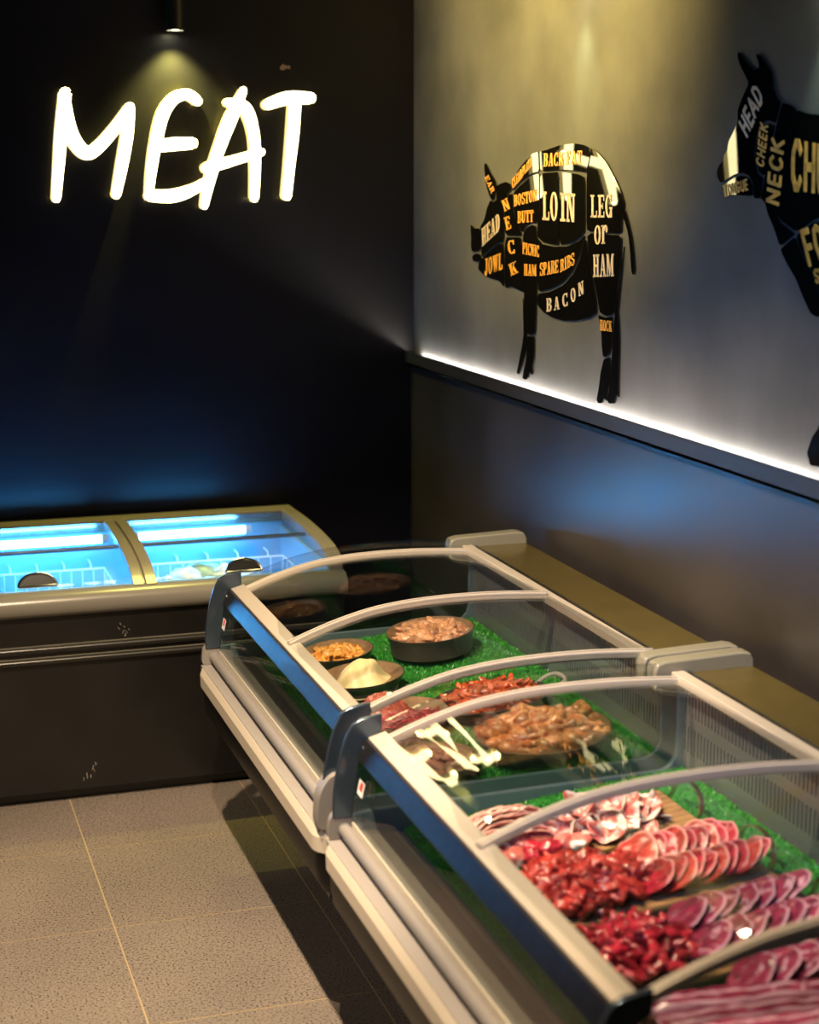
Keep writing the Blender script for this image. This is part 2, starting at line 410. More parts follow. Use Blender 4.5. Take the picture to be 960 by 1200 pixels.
# ------------------------------------------------------------------ ceiling down-lights close to the walls
def downlight(loc, label, watts, color, target, ang, blend):
    x, y, z = loc
    t = empty('pendant_downlight', loc); tag(t, label, 'lamp', 'black cylinder down-lights')
    MB().lathe([(.030, 0), (.034, 0), (.034, .17), (.030, .175), (0.0005, .175), (.0005, .17), (.028, .17), (.030, .012)], loc, 24).build('housing', 'black_plastic', t, smooth=True)
    MB().lathe([(.0005, .010), (.029, .010), (.029, .004), (.0005, .004)], loc, 24).build('lens', 'lamp_disc', t)
    MB().tube([(x, y, z+.174), (x, y, ZC)], .006, 8).build('rod', 'black_plastic', t)
    MB().lathe([(.0005, -.02), (.045, -.02), (.045, 0), (.0005, 0)], (x, y, ZC), 24).build('ceiling_rose', 'black_plastic', t)
    spot('downlight', (x, y, z-.004), target, watts, color, ang, blend, .02)
downlight((1.170, 6.37, 2.648), 'black cylinder lamp hanging over the glowing MEAT letters', 120, (1.0, .86, .16), (1.17, 6.44, 2.0), 96, .8)
downlight((2.055, 4.80, 2.680), 'black cylinder lamp hanging over the pig cut-out', 16, (.9, 1.0, .45), (2.10, 4.80, 2.0), 62, 1.0)
downlight((2.055, 3.40, 2.60), 'black cylinder lamp hanging over the cow cut-out', 16, (.75, 1.0, .65), (2.10, 3.40, 2.0), 62, 1.0)

# ------------------------------------------------------------------ lettering
def arc(cx, cy, rx, ry, a0, a1, tx, ty, n=10):
    o = [(cx+rx*math.cos(R(a0+(a1-a0)*i/n)), cy+ry*math.sin(R(a0+(a1-a0)*i/n))) for i in range(n+1)]
    q = [(cx+(rx-tx)*math.cos(R(a0+(a1-a0)*i/n)), cy+(ry-ty)*math.sin(R(a0+(a1-a0)*i/n))) for i in range(n+1)]
    return o + q[::-1]
def rc(x0, x1, y0, y1): return [(x0, y0), (x1, y0), (x1, y1), (x0, y1)]
S_ = .09
G = {
 'I': (.6, [rc(.17, .43, 0, 1), rc(.02, .58, 0, S_), rc(.02, .58, 1-S_, 1)]),
 'L': (.9, [rc(.12, .38, 0, 1), rc(0, .5, 1-S_, 1), rc(0, .86, 0, S_), rc(.76, .86, 0, .3)]),
 'E': (.9, [rc(.12, .38, 0, 1), rc(0, .86, 0, S_), rc(0, .86, 1-S_, 1), rc(.38, .64, .45, .55), rc(.76, .86, 0, .27), rc(.76, .86, .73, 1), rc(.58, .66, .37, .63)]),
 'F': (.86, [rc(.12, .38, 0, 1), rc(0, .5, 0, S_), rc(0, .82, 1-S_, 1), rc(.38, .62, .45, .55), rc(.73, .82, .72, 1), rc(.56, .64, .37, .63)]),
 'H': (1., [rc(.09, .35, 0, 1), rc(.63, .89, 0, 1), rc(0, .44, 0, S_), rc(0, .44, 1-S_, 1), rc(.54, .98, 0, S_), rc(.54, .98, 1-S_, 1), rc(.35, .63, .45, .56)]),
 'T': (.92, [rc(.33, .59, 0, 1), rc(.18, .74, 0, S_), rc(0, .92, 1-S_, 1), rc(0, .1, .7, 1), rc(.82, .92, .7, 1)]),
 'N': (1., [rc(.08, .22, 0, 1), rc(.74, .88, 0, 1), [(.06, 1), (.34, 1), (.88, 0), (.62, 0)], rc(0, .34, 0, S_), rc(.6, .98, 1-S_, 1), rc(0, .3, 1-S_, 1)]),
 'A': (1., [[(.42, 1), (.60, 1), (.94, 0), (.66, 0)], [(.40, 1), (.50, .92), (.24, 0), (.12, 0)], rc(.28, .68, .27, .36), rc(0, .36, 0, S_), rc(.58, 1, 0, S_)]),
 'M': (1.2, [rc(.08, .22, 0, 1), rc(.86, 1.12, 0, 1), [(.06, 1), (.34, 1), (.68, .12), (.54, .0)], [(.54, 0), (.68, .12), (1.06, 1), (.88, 1)], rc(0, .34, 0, S_), rc(.78, 1.2, 0, S_), rc(0, .3, 1-S_, 1), rc(.9, 1.2, 1-S_, 1)]),
 'B': (.94, [rc(.1, .36, 0, 1), rc(0, .5, 0, S_), rc(0, .5, 1-S_, 1), rc(.36, .5, .46, .55), arc(.5, .745, .36, .255, -90, 90, .24, S_), arc(.5, .27, .40, .27, -90, 90, .25, S_)]),
 'P': (.9, [rc(.1, .36, 0, 1), rc(0, .48, 0, S_), rc(0, .5, 1-S_, 1), rc(.36, .5, .42, .51), arc(.5, .71, .38, .29, -90, 90, .25, S_)]),
 'R': (.98, [rc(.1, .36, 0, 1), rc(0, .46, 0, S_), rc(0, .5, 1-S_, 1), rc(.36, .5, .46, .55), arc(.5, .735, .38, .265, -90, 90, .25, S_), [(.52, .5), (.74, .5), (.92, 0), (.68, 0)], rc(.68, 1, 0, S_)]),
 'D': (.98, [rc(.1, .36, 0, 1), rc(0, .46, 0, S_), rc(0, .46, 1-S_, 1), arc(.44, .5, .48, .5, -90, 90, .26, S_, 14)]),
 'O': (.94, [arc(.46, .5, .46, .51, 0, 360, .25, S_, 24)]),
 'C': (.9, [arc(.46, .5, .46, .51, 50, 310, .25, S_, 20), rc(.72, .82, .66, 1), rc(.72, .82, 0, .3)]),
 'G': (.96, [arc(.46, .5, .46, .51, 50, 330, .25, S_, 20), rc(.72, .82, .68, 1), rc(.66, .9, 0, .42), rc(.55, .96, .38, .46)]),
 'S': (.84, [arc(.42, .74, .40, .27, 20, 270, .2, S_, 16), arc(.42, .265, .42, .275, -160, 90, .2, S_, 16), rc(.68, .78, .66, .98), rc(.04, .14, .02, .34)]),
 'U': (1., [rc(.1, .36, .26, 1), rc(.74, .88, .26, 1), arc(.49, .28, .39, .29, 180, 360, .22, S_, 14), rc(0, .46, 1-S_, 1), rc(.62, 1, 1-S_, 1)]),
 'J': (.8, [rc(.38, .64, .25, 1), arc(.34, .25, .30, .26, 170, 360, .22, S_, 12), rc(.2, .8, 1-S_, 1)]),
 'K': (1., [rc(.1, .36, 0, 1), rc(0, .46, 0, S_), rc(0, .46, 1-S_, 1), [(.36, .36), (.36, .5), (.78, 1), (.92, 1)], [(.42, .52), (.62, .68), (.96, 0), (.68, 0)], rc(.6, 1, 0, S_), rc(.6, 1, 1-S_, 1)]),
 'W': (1.25, [[(.06, 1), (.32, 1), (.48, 0), (.36, 0)], [(.36, 0), (.48, .0), (.68, 1), (.58, 1)], [(.54, 1), (.78, 1), (.94, 0), (.82, 0)], [(.82, 0), (.94, 0), (1.18, 1), (1.08, 1)], rc(0, .4, 1-S_, 1), rc(.95, 1.25, 1-S_, 1)]),
 'o': (.9, [arc(.45, .5, .45, .51, 0, 360, .25, S_, 24)]),
 'r': (.86, [rc(.12, .38, 0, 1), rc(0, .5, 0, S_), rc(0, .38, 1-S_, 1), arc(.56, .64, .26, .36, 20, 165, .16, .14, 10), arc(.72, .74, .13, .15, 0, 360, .12, .14, 12)]),
 ' ': (.45, []),
}
# rounded sans strokes for the cow: (polyline, ...) in unit cell, stroke half width .09
C_ = {
 'H': (.8, [[(.1, 0), (.1, 1)], [(.7, 0), (.7, 1)], [(.1, .5), (.7, .5)]]),
 'E': (.68, [[(.1, 0), (.1, 1)], [(.1, 1), (.6, 1)], [(.1, .5), (.55, .5)], [(.1, 0), (.6, 0)]]),
 'A': (.9, [[(.05, 0), (.42, 1)], [(.42, 1), (.8, 0)], [(.2, .33), (.66, .33)]]),
 'D': (.85, [[(.1, 0), (.1, 1)], [(.1, 1), (.4, 1), (.68, .78), (.72, .5), (.68, .22), (.4, 0), (.1, 0)]]),
 'C': (.8, [[(.68, .8), (.5, .98), (.3, .98), (.12, .75), (.1, .5), (.12, .25), (.3, .02), (.5, .02), (.68, .2)]]),
 'K': (.8, [[(.1, 0), (.1, 1)], [(.1, .42), (.65, 1)], [(.28, .58), (.7, 0)]]),
 'N': (.85, [[(.1, 0), (.1, 1)], [(.1, 1), (.7, 0)], [(.7, 0), (.7, 1)]]),
 'T': (.8, [[(.38, 0), (.38, 1)], [(.05, 1), (.72, 1)]]),
 'O': (.9, [[(.42, 1), (.2, .9), (.08, .5), (.2, .1), (.42, 0), (.64, .1), (.76, .5), (.64, .9), (.42, 1)]]),
 'G': (.9, [[(.7, .8), (.5, .98), (.3, .96), (.1, .7), (.1, .3), (.3, .04), (.5, .02), (.7, .2), (.7, .45), (.48, .45)]]),
 'U': (.85, [[(.1, 1), (.1, .3), (.22, .06), (.4, 0), (.58, .06), (.7, .3), (.7, 1)]]),
 'F': (.68, [[(.1, 0), (.1, 1)], [(.1, 1), (.6, 1)], [(.1, .52), (.55, .52)]]),
 'R': (.8, [[(.1, 0), (.1, 1)], [(.1, 1), (.45, 1), (.65, .88), (.65, .65), (.45, .5), (.1, .5)], [(.4, .5), (.7, 0)]]),
 'S': (.75, [[(.62, .82), (.45, .98), (.25, .97), (.1, .8), (.18, .6), (.5, .42), (.62, .24), (.5, .04), (.28, .02), (.08, .18)]]),
 ' ': (.5, []),
}
def sans_polys(ch):
    w, lines = C_[ch]; out = []
    for ln in lines:
        pts = [Vector(p) for p in ln]; h = .10
        for a, b in zip(pts[:-1], pts[1:]):
            t = (b-a).normalized(); n = Vector((-t.y, t.x))*h; a2 = a-t*h*.5; b2 = b+t*h*.5
            out.append([a2-n, b2-n, b2+n, a2+n])
    return w, [[(p.x, p.y*.9+.05) for p in q] for q in out]
def wall_text(txt, o, r, u, m, parent, conv, xface, font='slab', gap=.12, th=.0015):
    """o origin, r baseline vector, u height vector, all in photo pixels on the wall; letters stand th proud of the panel"""
    glyphs = []; x = 0
    for ch in txt:
        w, polys = (G[ch] if font == 'slab' else sans_polys(ch)); glyphs.append((x, polys)); x += w+gap
    tot = x-gap; mb = MB()
    for gx, polys in glyphs:
        for p in polys:
            ring = []
            for a, b in p:
                s = (gx+a)/tot; y, z = on_right(*conv(o[0]+r[0]*s+u[0]*b, o[1]+r[1]*s+u[1]*b)); ring.append(Vector((xface, y, z)))
            mb.prism(ring, (-th, 0, 0))
    return mb.build('lettering', m, parent)

def inset(ring, d):
    n = len(ring); area = sum(ring[i].y*ring[(i+1) % n].z-ring[(i+1) % n].y*ring[i].z for i in range(n)); sg = 1 if area > 0 else -1; out = []
    for i in range(n):
        t = (ring[(i+1) % n]-ring[i-1]); t.x = 0; t.normalize(); out.append(ring[i]+Vector((0, -t.z, t.y))*d*sg)
    return out
def cut_out(name, label, base, pieces, conv, tails=()):
    root = empty(name, (XR, *base)); tag(root, label, 'wall sign', 'black acrylic butcher-cut animals')
    objs = {}
    for pn, (pts, sm) in pieces.items():
        P = chaikin(chaikin(pts, .2), .25) if sm else chaikin(pts, .12)
        ring = inset([Vector((XR-.0016, *on_right(*conv(p[0], p[1])))) for p in P], .0013)
        o = MB().prism(ring, (-.0045, 0, 0)).build(pn.split('#')[0], 'acrylic_black', root)
        objs[pn] = o
    return root, objs
# ---- pig
z6 = lambda x, y: (540+x/3.527, 150+y/3.527)
A = .529
PIG = {
 'ear': ([(105, 141), (114, 153), (127, 183), (146, 212), (154, 238), (148, 265), (145, 292), (138, 302), (128, 290), (118, 262), (110, 232), (107, 200), (103, 168)], 1),
 'snout': ([(45, 397), (56, 407), (64, 415), (79, 412), (84, 418), (87, 508), (69, 510), (53, 513), (47, 490), (49, 455)], 1),
 'lower_lip': ([(55, 526), (69, 516), (86, 520), (91, 544), (85, 553), (58, 553), (53, 537)], 1),
 'head': ([(86, 407), (103, 378), (114, 330), (128, 297), (140, 306), (154, 295), (152, 250), (156, 236), (172, 228), (193, 221), (211, 230), (217, 255), (200, 272), (183, 320), (185, 470), (160, 475), (106, 520), (94, 535), (90, 508)], 0),
 'jowl': ([(107, 524), (160, 480), (183, 476), (184, 658), (165, 632), (130, 622), (100, 608), (78, 585), (80, 556), (96, 537)], 0),
 'neck': ([(188, 322), (204, 274), (219, 270), (223, 350), (258, 440), (255, 446), (190, 444)], 0),
 'neck_end': ([(190, 449), (254, 450), (259, 500), (265, 560), (271, 640), (270, 682), (250, 672), (215, 655), (192, 662), (188, 640)], 0),
 'shoulder_plate': ([(217, 222), (250, 163), (300, 105), (328, 96), (331, 180), (300, 189), (250, 226), (222, 262)], 0),
 'shoulder': ([(224, 268), (255, 233), (300, 196), (331, 186), (331, 260), (329, 330), (321, 395), (300, 390), (276, 403), (261, 436), (227, 350)], 0),
 'back_panel': ([(333, 95), (355, 91), (420, 68), (480, 62), (515, 68), (546, 85), (545, 104), (526, 185), (500, 180), (440, 173), (336, 180)], 0),
 'loin_panel': ([(336, 186), (413, 180), (412, 482), (390, 483), (345, 472), (324, 450), (324, 395), (334, 330)], 0),
 'loin_panel#2': ([(415, 180), (490, 188), (519, 204), (520, 422), (505, 450), (460, 476), (414, 483)], 0),
 'ham_panel': ([(552, 86), (570, 94), (610, 140), (645, 205), (670, 260), (685, 312), (681, 344), (674, 362), (672, 438), (529, 428), (526, 380), (527, 200), (547, 106)], 0),
 'ham_panel#2': ([(529, 432), (672, 442), (668, 560), (655, 640), (650, 700), (640, 768), (610, 777), (582, 764), (572, 700), (556, 620), (542, 560)], 0),
 'tail': ([(684, 330), (700, 385), (715, 450), (725, 540), (727, 590), (720, 612), (712, 590), (708, 520), (700, 440), (686, 390), (675, 365)], 1),
 'foreleg': ([(264, 440), (280, 410), (300, 398), (316, 405), (322, 455), (340, 476), (334, 520), (330, 560), (326, 620), (320, 680), (318, 760), (315, 850), (300, 856), (280, 850), (270, 790), (268, 690), (274, 640), (268, 560), (262, 500)], 0),
 'hoof': ([(282, 858), (311, 862), (310, 950), (302, 985), (306, 1010), (301, 1022), (293, 1008), (288, 1030), (275, 1042), (262, 1035), (266, 1005), (276, 960), (280, 900)], 0),
 'hoof#2': ([(262, 700), (267, 720), (272, 800), (279, 862), (275, 920), (262, 970), (252, 1012), (246, 1020), (238, 1012), (248, 960), (260, 900), (266, 850), (264, 780)], 0),
 'rib_panel': ([(338, 484), (345, 478), (390, 489), (450, 487), (505, 459), (519, 442), (511, 480), (495, 530), (470, 588), (430, 637), (380, 665), (328, 676), (329, 620), (335, 540)], 0),
 'belly_panel': ([(326, 684), (380, 674), (435, 645), (477, 594), (502, 535), (523, 450), (540, 570), (556, 650), (568, 720), (569, 765), (540, 785), (480, 798), (430, 797), (380, 782), (345, 760), (325, 735), (322, 710)], 0),
 'hock_panel': ([(575, 770), (605, 783), (634, 777), (632, 830), (628, 910), (622, 935), (605, 948), (595, 945), (590, 900), (588, 840)], 0),
 'hoof#3': ([(598, 955), (622, 945), (625, 960), (622, 1050), (612, 1090), (610, 1130), (600, 1118), (592, 1138), (575, 1138), (568, 1125), (578, 1070), (585, 1010)], 0),
 'hind_leg': ([(683, 486), (680, 530), (670, 620), (662, 700), (657, 760), (662, 815), (664, 900), (660, 1050), (660, 1115), (651, 1100), (645, 1140), (620, 1140), (612, 1125), (625, 1050), (631, 960), (634, 900), (638, 830), (644, 768), (655, 690), (668, 600), (677, 530)], 0),
}
pig, po = cut_out('pig_cut_out', 'glossy black pig cut-out marked with pork cuts on the grey wall', on_right(680, 472), PIG, z6)
XF = XR-.0061
for txt, key, o, r, u, m in (
    ('EAR', 'ear', (106, 203), (28, 68), (15, -10), 'letter_gold'), ('HEAD', 'head', (96, 490), (74, -68), (-2, -73), 'letter_pink'),
    ('JOWL', 'jowl', (106, 612), (74, -28), (0, -70), 'letter_gold'), ('N', 'neck', (190, 346), (24, -14), (-14, -44), 'letter_gold'),
    ('E', 'neck', (196, 424), (22, -10), (-10, -52), 'letter_gold'), ('C', 'neck_end', (206, 522), (28, -4), (-6, -56), 'letter_gold'),
    ('K', 'neck_end', (216, 612), (30, -14), (-12, -48), 'letter_gold'),
    ('CLEAR', 'shoulder_plate', (222, 252), (40, -46), (-2, -40), 'letter_gold'), ('PLATE', 'shoulder_plate', (263, 200), (38, -42), (0, -38), 'letter_gold'),
    ('BACK', 'back_panel', (350, 160), (83, -5), (2, -55), 'letter_gold'), ('FAT', 'back_panel', (444, 152), (66, -4), (0, -55), 'letter_gold'),
    ('BOSTON', 'shoulder', (228, 325), (94, -24), (0, -48), 'letter_gold'), ('BUTT', 'shoulder', (244, 394), (64, -6), (0, -50), 'letter_gold'),
    ('LO', 'loin_panel', (347, 380), (62, 4), (0, -118), 'letter_pink'), ('IN', 'loin_panel#2', (420, 385), (62, 5), (0, -118), 'letter_pink'),
    ('LEG', 'ham_panel', (546, 370), (90, 0), (0, -94), 'letter_pink'), ('or', 'ham_panel#2', (562, 482), (54, -4), (0, -78), 'letter_pink'),
    ('HAM', 'ham_panel#2', (557, 617), (84, -4), (0, -94), 'letter_pink'), ('PICNIC', 'foreleg', (264, 520), (68, 14), (0, -48), 'letter_gold'),
    ('HAM', 'foreleg', (270, 610), (50, 2), (0, -48), 'letter_gold'), ('SPARE', 'rib_panel', (336, 612), (76, -14), (0, -54), 'letter_gold'),
    ('RIBS', 'rib_panel', (420, 597), (58, -32), (0, -52), 'letter_gold'), ('HOCK', 'hock_panel', (585, 836), (48, 6), (0, -44), 'letter_gold'),
    ('B', 'belly_panel', (362, 760), (22, -3), (0, -56), 'letter_pink'), ('A', 'belly_panel', (394, 754), (22, -5), (-1, -54), 'letter_pink'),
    ('C', 'belly_panel', (430, 741), (22, -7), (-2, -54), 'letter_pink'), ('O', 'belly_panel', (465, 722), (20, -8), (-3, -56), 'letter_pink'),
    ('N', 'belly_panel', (497, 696), (22, -12), (-3, -54), 'letter_pink')):
    wall_text(txt, o, r, u, m, po[key], z6, XF)
rnd = random.Random(3)
# ---- cow (front half in view, the rest runs on out of the picture)
def zc(x, y): return (x, y)
c7 = lambda x, y: (830+x/5.714, 50+y/5.714)
c8 = lambda x, y: (880+x/6.667, 220+y/6.667)
def k7(*p): return [c7(a, b) for a, b in p]
def k8(*p): return [c8(a, b) for a, b in p]
COW = {
 'head': (k7((212, 60), (230, 75), (265, 130), (315, 183), (350, 172), (355, 150), (335, 95), (336, 72), (360, 85), (400, 140), (435, 195), (445, 250), (445, 300), (470, 360), (496, 395), (478, 470), (462, 540), (420, 522), (385, 532), (350, 575), (328, 640), (318, 740), (326, 820), (341, 872), (380, 905), (357, 1045), (320, 1045), (318, 960), (290, 893), (240, 872), (190, 885), (98, 943), (75, 905), (70, 860), (85, 820), (110, 790), (115, 760), (140, 720), (150, 660), (195, 570), (210, 530), (210, 450), (240, 370), (285, 270), (255, 210), (225, 150), (210, 100)), 0),
 'muzzle': (k7((105, 957), (190, 900), (240, 885), (283, 905), (308, 960), (310, 1032), (160, 1018), (132, 1040), (120, 1030)), 0),
 'cheek_panel': (k7((388, 547), (420, 536), (455, 552), (440, 640), (402, 860), (385, 892), (355, 865), (338, 815), (330, 740), (338, 645), (360, 585)), 0),
 'neck_panel': (k7((506, 398), (560, 413), (600, 445), (572, 540), (552, 700), (545, 800)) + k8((195, 70), (225, 250), (365, 362), (245, 462), (190, 300), (150, 210), (130, 130), (108, 95), (92, 88)) + k7((395, 890), (440, 680)), 0),
 'chuck_panel': (k7((610, 447), (680, 470), (743, 478)) + [(985, 138), (1010, 148), (1020, 300)] + [(985, 265)] + k8((533, 232), (375, 352), (232, 245), (205, 70)) + k7((553, 800), (560, 700), (582, 540)), 0),
 'brisket': (k8((250, 472), (360, 378), (388, 480), (436, 565), (480, 640), (520, 760), (560, 900), (560, 1010), (520, 1008), (480, 980), (420, 850), (370, 720), (300, 600), (255, 510)), 0),
 'fore_panel': (k8((372, 366), (533, 246)) + [(985, 280), (1018, 315), (1012, 380)] + k8((572, 900), (530, 760), (492, 640), (445, 560), (398, 480)), 0),
 'hoof': ([(966, 380), (990, 383), (986, 470), (976, 505), (974, 540), (966, 548), (952, 546), (948, 530), (954, 512), (962, 500), (970, 470)], 0),
}
def ahead(pts): return pts
cow, co = cut_out('cow_cut_out', 'glossy black cow cut-out marked with beef cuts at the right edge', on_right(955, 545), COW, zc)
# the cow runs on beyond the picture: flank, rump and hind leg
def wall_ring(pts): return [Vector((XR-.004, y, z)) for y, z in pts]
def yz(*a): return [(p[0], p[1]) for p in a]
yE, zT = on_right(1012, 150)
for nm, pts in (('rib_panel', [(3.20, 2.23), (2.75, 2.20), (2.70, 1.78), (2.95, 1.72), (3.18, 1.78)]),
                ('rump_panel', [(2.73, 2.20), (2.25, 2.24), (2.12, 2.12), (2.10, 1.85), (2.18, 1.66), (2.40, 1.70), (2.68, 1.78)]),
                ('hind_leg', [(2.38, 1.69), (2.19, 1.655), (2.20, 1.58), (2.15, 1.53), (2.16, 1.475), (2.24, 1.475), (2.26, 1.56), (2.32, 1.62)])):
    MB().prism([Vector((XR-.0016, *p)) for p in chaikin(pts, .12)], (-.0045, 0, 0)).build(nm, 'acrylic_black', cow)
for txt, key, o, r, u, m, cv in (
    ('HEAD', 'head', (278, 640), (110, -270), (-58, -105), 'letter_pink', c7), ('TONGUE', 'muzzle', (125, 1030), (160, -45), (-8, -72), 'letter_gold', c7),
    ('CHEEK', 'cheek_panel', (388, 840), (30, -285), (-50, -30), 'letter_gold', c7), ('NECK', 'neck_panel', (490, 1095), (38, -440), (-84, -30), 'letter_gold', c7),
    ('CHUCK', 'chuck_panel', (572, 985), (420, 70), (8, -340), 'letter_gold', c7), ('FORE', 'fore_panel', (475, 620), (330, -120), (-68, -280), 'letter_gold', c8),
    ('SHANK', 'fore_panel', (528, 750), (220, -60), (-20, -110), 'letter_gold', c8)):
    wall_text(txt, o, r, u, m, co[key], cv, XF, 'sans', .16)
# the acrylic pieces are not glued on perfectly flat
for o in list(po.values()) + list(co.values()):
    c = sum((Vector(v.co) for v in o.data.vertices), Vector())/len(o.data.vertices)
    M = Matrix.Translation(c) @ Matrix.Rotation(R(rnd.uniform(-.22, .22)), 4, 'Z') @ Matrix.Rotation(R(rnd.uniform(-.22, .22)), 4, 'Y') @ Matrix.Translation(-c)
    o.matrix_local = M

# ------------------------------------------------------------------ refrigerated display counters
CN, CF, PITCHY = 3.635, 5.065, 1.50          # near and far end of the far counter, distance to the next one
ARC = crom([(1.072, .848, 0), (1.135, .873, 0), (1.205, .897, 0), (1.30, .922, 0), (1.40, .936, 0), (1.50, .942, 0), (1.60, .943, 0), (1.70, .940, 0), (1.832, .931, 0)], 4)
def deck_z(x): return .62 + .1*(x-1.15)
DECK_TILT = -math.atan(.1)
def slab_along(curve, y0, y1, t, up=0.0, z0=0.0, z1=0.0):
    """sheet following an (x,z) curve, t thick, from y0 to y1, lifted by up along its normal"""
    fr = []
    for i, p in enumerate(curve):
        a = curve[max(i-1, 0)]; c = curve[min(i+1, len(curve)-1)]; d = Vector((c[0]-a[0], c[1]-a[1])).normalized(); n = Vector((-d.y, d.x))
        b = Vector((p[0], p[1])) + n*up; e = b + n*t
        fr.append([(b.x, y0, b.y+z0), (b.x, y1, b.y+z1), (e.x, y1, e.y+z1), (e.x, y0, e.y+z0)])
    return MB().sweep(fr)
def plan_sweep(prof, near, far, xf, xb, r):
    path = [((xb, near), (0, -1))]
    for i in range(9):
        a = -math.pi/2 - i*math.pi/16; path.append(((xf+r+r*math.cos(a), near+r+r*math.sin(a)), (math.cos(a), math.sin(a))))
    for i in range(9):
        a = math.pi - i*math.pi/16; path.append(((xf+r+r*math.cos(a), far-r+r*math.sin(a)), (math.cos(a), math.sin(a))))
    path.append(((xb, far), (0, 1)))
    return MB().sweep([[(p[0]+n[0]*o, p[1]+n[1]*o, z) for o, z in prof] for p, n in path])
def make_counter():
    near, far = CN, CF
    t = empty('display_counter', (1.5, (near+far)/2, 0))
    MB().box(1.32, 2.0, near+.08, far-.08, 0, .41).build('base', 'black_plastic', t)
    MB().box(.998, 2.05, near+.045, far-.045, .405, .43).build('underside', 'black_plastic', t)
    plan_sweep([(-.004, .552), (-.004, .50), (-.010, .46), (-.026, .432), (-.045, .425), (-.045, .552)], near-.018, far+.018, .955, 2.05, .06).build('body_panel', 'black_gloss', t, smooth=True)
    plan_sweep([(0, .545), (.001, .583), (-.0065, .604), (-.05, .604), (-.05, .545)], near-.02, far+.02, .951, 2.05, .055).build('bumper', 'cream', t)
    MB().box(.9585, 1.03, near+.005, far-.005, .595, .6075).build('ledge_strip', 'grey_ledge', t)
    MB().tube([(1.000, near+.01, .632), (1.000, far-.01, .632)], .0155, 20).build('handle_tube', 'grey_plastic', t, smooth=True)
    for y0, y1 in ((near-.016, near+.03), (far-.012, far+.006)):
        k = 1.0 if y0 < near else .62
        ring = crom([(a + (1-k)*.02, y0, .609+(b-.609)*k) for a, b in ((.957, .612), (.955, .66), (.962, .70), (.985, .735), (1.012, .742), (1.022, .72), (1.022, .66), (1.02, .612), (.99, .609))], 4, True)
        MB().prism(ring, (0, y1-y0, 0)).build('tube_end_cap', 'grey_plastic', t, smooth=True, bevel=.006)
    MB().box(1.0145, 1.021, near+.02, far-.02, .610, .652).build('sill_bead', 'cream', t, bevel=.004)
    slab_along([(1.018, .650), (1.022, .70), (1.029, .75), (1.040, .806)], near+.025, far-.025, .005).build('front_glass', 'front_glass', t)
    slab_along([(1.0355, .802), (1.045, .823), (1.056, .846)], near+.02, far-.02, .008).build('front_bar', 'bar_steel', t, bevel=.0015)
    MB().box(1.050, 1.060, near+.02, far-.02, .838, .8465).build('seal', 'gasket', t)
    slab_along([(1.058, .846), (1.100, .8575)], near+.02, far-.02, .006).build('front_rail', 'cream_metal', t, bevel=.0015)
    # two sliding curved lids
    mid = (near+far)/2
    for y0, y1, dz, za, zb_ in ((mid-.012, far-.035, .000, .007, -.010), (near+.018, mid+.014, .007, .014, -.002)):
        zt = lambda y: za+(zb_-za)*(y-y0)/(y1-y0)
        lid = slab_along([(p.x, p.y) for p in ARC], y0, y1, .004, dz, za, zb_).build('lid', 'lid_glass', t)
        for ya, yb, w in ((y0, y0+.022, 0), (y1-.022, y1, 0)):
            slab_along([(p.x, p.y) for p in ARC], ya, yb, .020, dz-.010, zt(ya), zt(yb)).build('lid_rail', 'cream_metal', lid, bevel=.003)
            slab_along([(p.x, p.y) for p in ARC], ya+.003, ya+.010, .004, dz+.010, zt(ya), zt(yb)).build('lid_bead', 'cream_metal', lid, bevel=.001)
        yy = y0 if dz else y0
        slab_along([(p.x, p.y) for p in ARC], y0+.022, y0+.027, .022, dz-.018, zt(y0+.022), zt(y0+.027)).build('lid_seal', 'gasket', lid)
    # back edge
    MB().box(1.828, 1.862, near+.02, far-.02, .915, .938).build('back_rail', 'cream_metal', t, bevel=.002)
    MB().box(1.862, 1.872, near+.02, far-.02, .900, .928).build('rail_gap', 'gasket', t)
    MB().box(1.872, 1.880, near+.02, far-.02, .900, .936).build('rail_bead', 'steel', t, bevel=.002)
    MB().box(1.880, 2.052, near+.02, far-.02, .900, .932).build('back_plate', 'back_plate', t, bevel=.003)
    MB().box(1.96, 2.05, near, far, .43, .905).build('back_panel', 'black_plastic', t)
    for y0, y1 in ((near-.028, near+.020), (far-.022, far+.026)):
        ring = [(1.786, y0, .893)] + [(x, y0, z) for x, z in ((1.783, .94), (1.790, .958), (1.812, .964), (2.02, .971), (2.045, .966), (2.056, .948), (2.056, .893))]
        MB().prism(ring, (0, y1-y0, 0)).build('back_cap', 'cap_plastic', t, smooth=True, bevel=.008)
    # end walls: lower frame, glass, steel front strip
    for y0, y1 in ((near+.002, near+.018), (far-.018, far-.002)):
        fr = MB()
        arcpts = [(1.852-.05+.05*math.cos(a), .685+.05+.05*math.sin(a)) for a in [R(-90+i*15) for i in range(7)]]
        ring = [(1.02, .55), (1.90, .55), (1.90, .925), (1.852, .925)] + arcpts[::-1] + [(1.06, .672), (1.02, .668)]
        fr.prism([(x, y0, z) for x, z in ring], (0, y1-y0, 0))
        ep = fr.build('end_panel', 'liner_frame', t, bevel=.004)
        top = [(p.x, p.y+.024) for p in ARC]
        ym = (y0+y1)/2
        ring = [(1.02, .60), (1.88, .60), (1.88, .955)] + top[::-1][1:] + [(1.05, .875), (1.03, .85)]
        MB().prism([(x, ym-.003, z) for x, z in ring], (0, .006, 0)).build('end_glass', 'end_glass', ep)
        ring = [tuple(p)[:2] for p in crom([(.972, .66, 0), (.974, .72, 0), (.985, .79, 0), (1.002, .85, 0), (1.020, .885, 0)], 4)] + [(1.045, .897), (1.092, .904), (1.092, .862), (1.052, .835), (1.035, .79), (1.026, .72), (1.02, .66)]
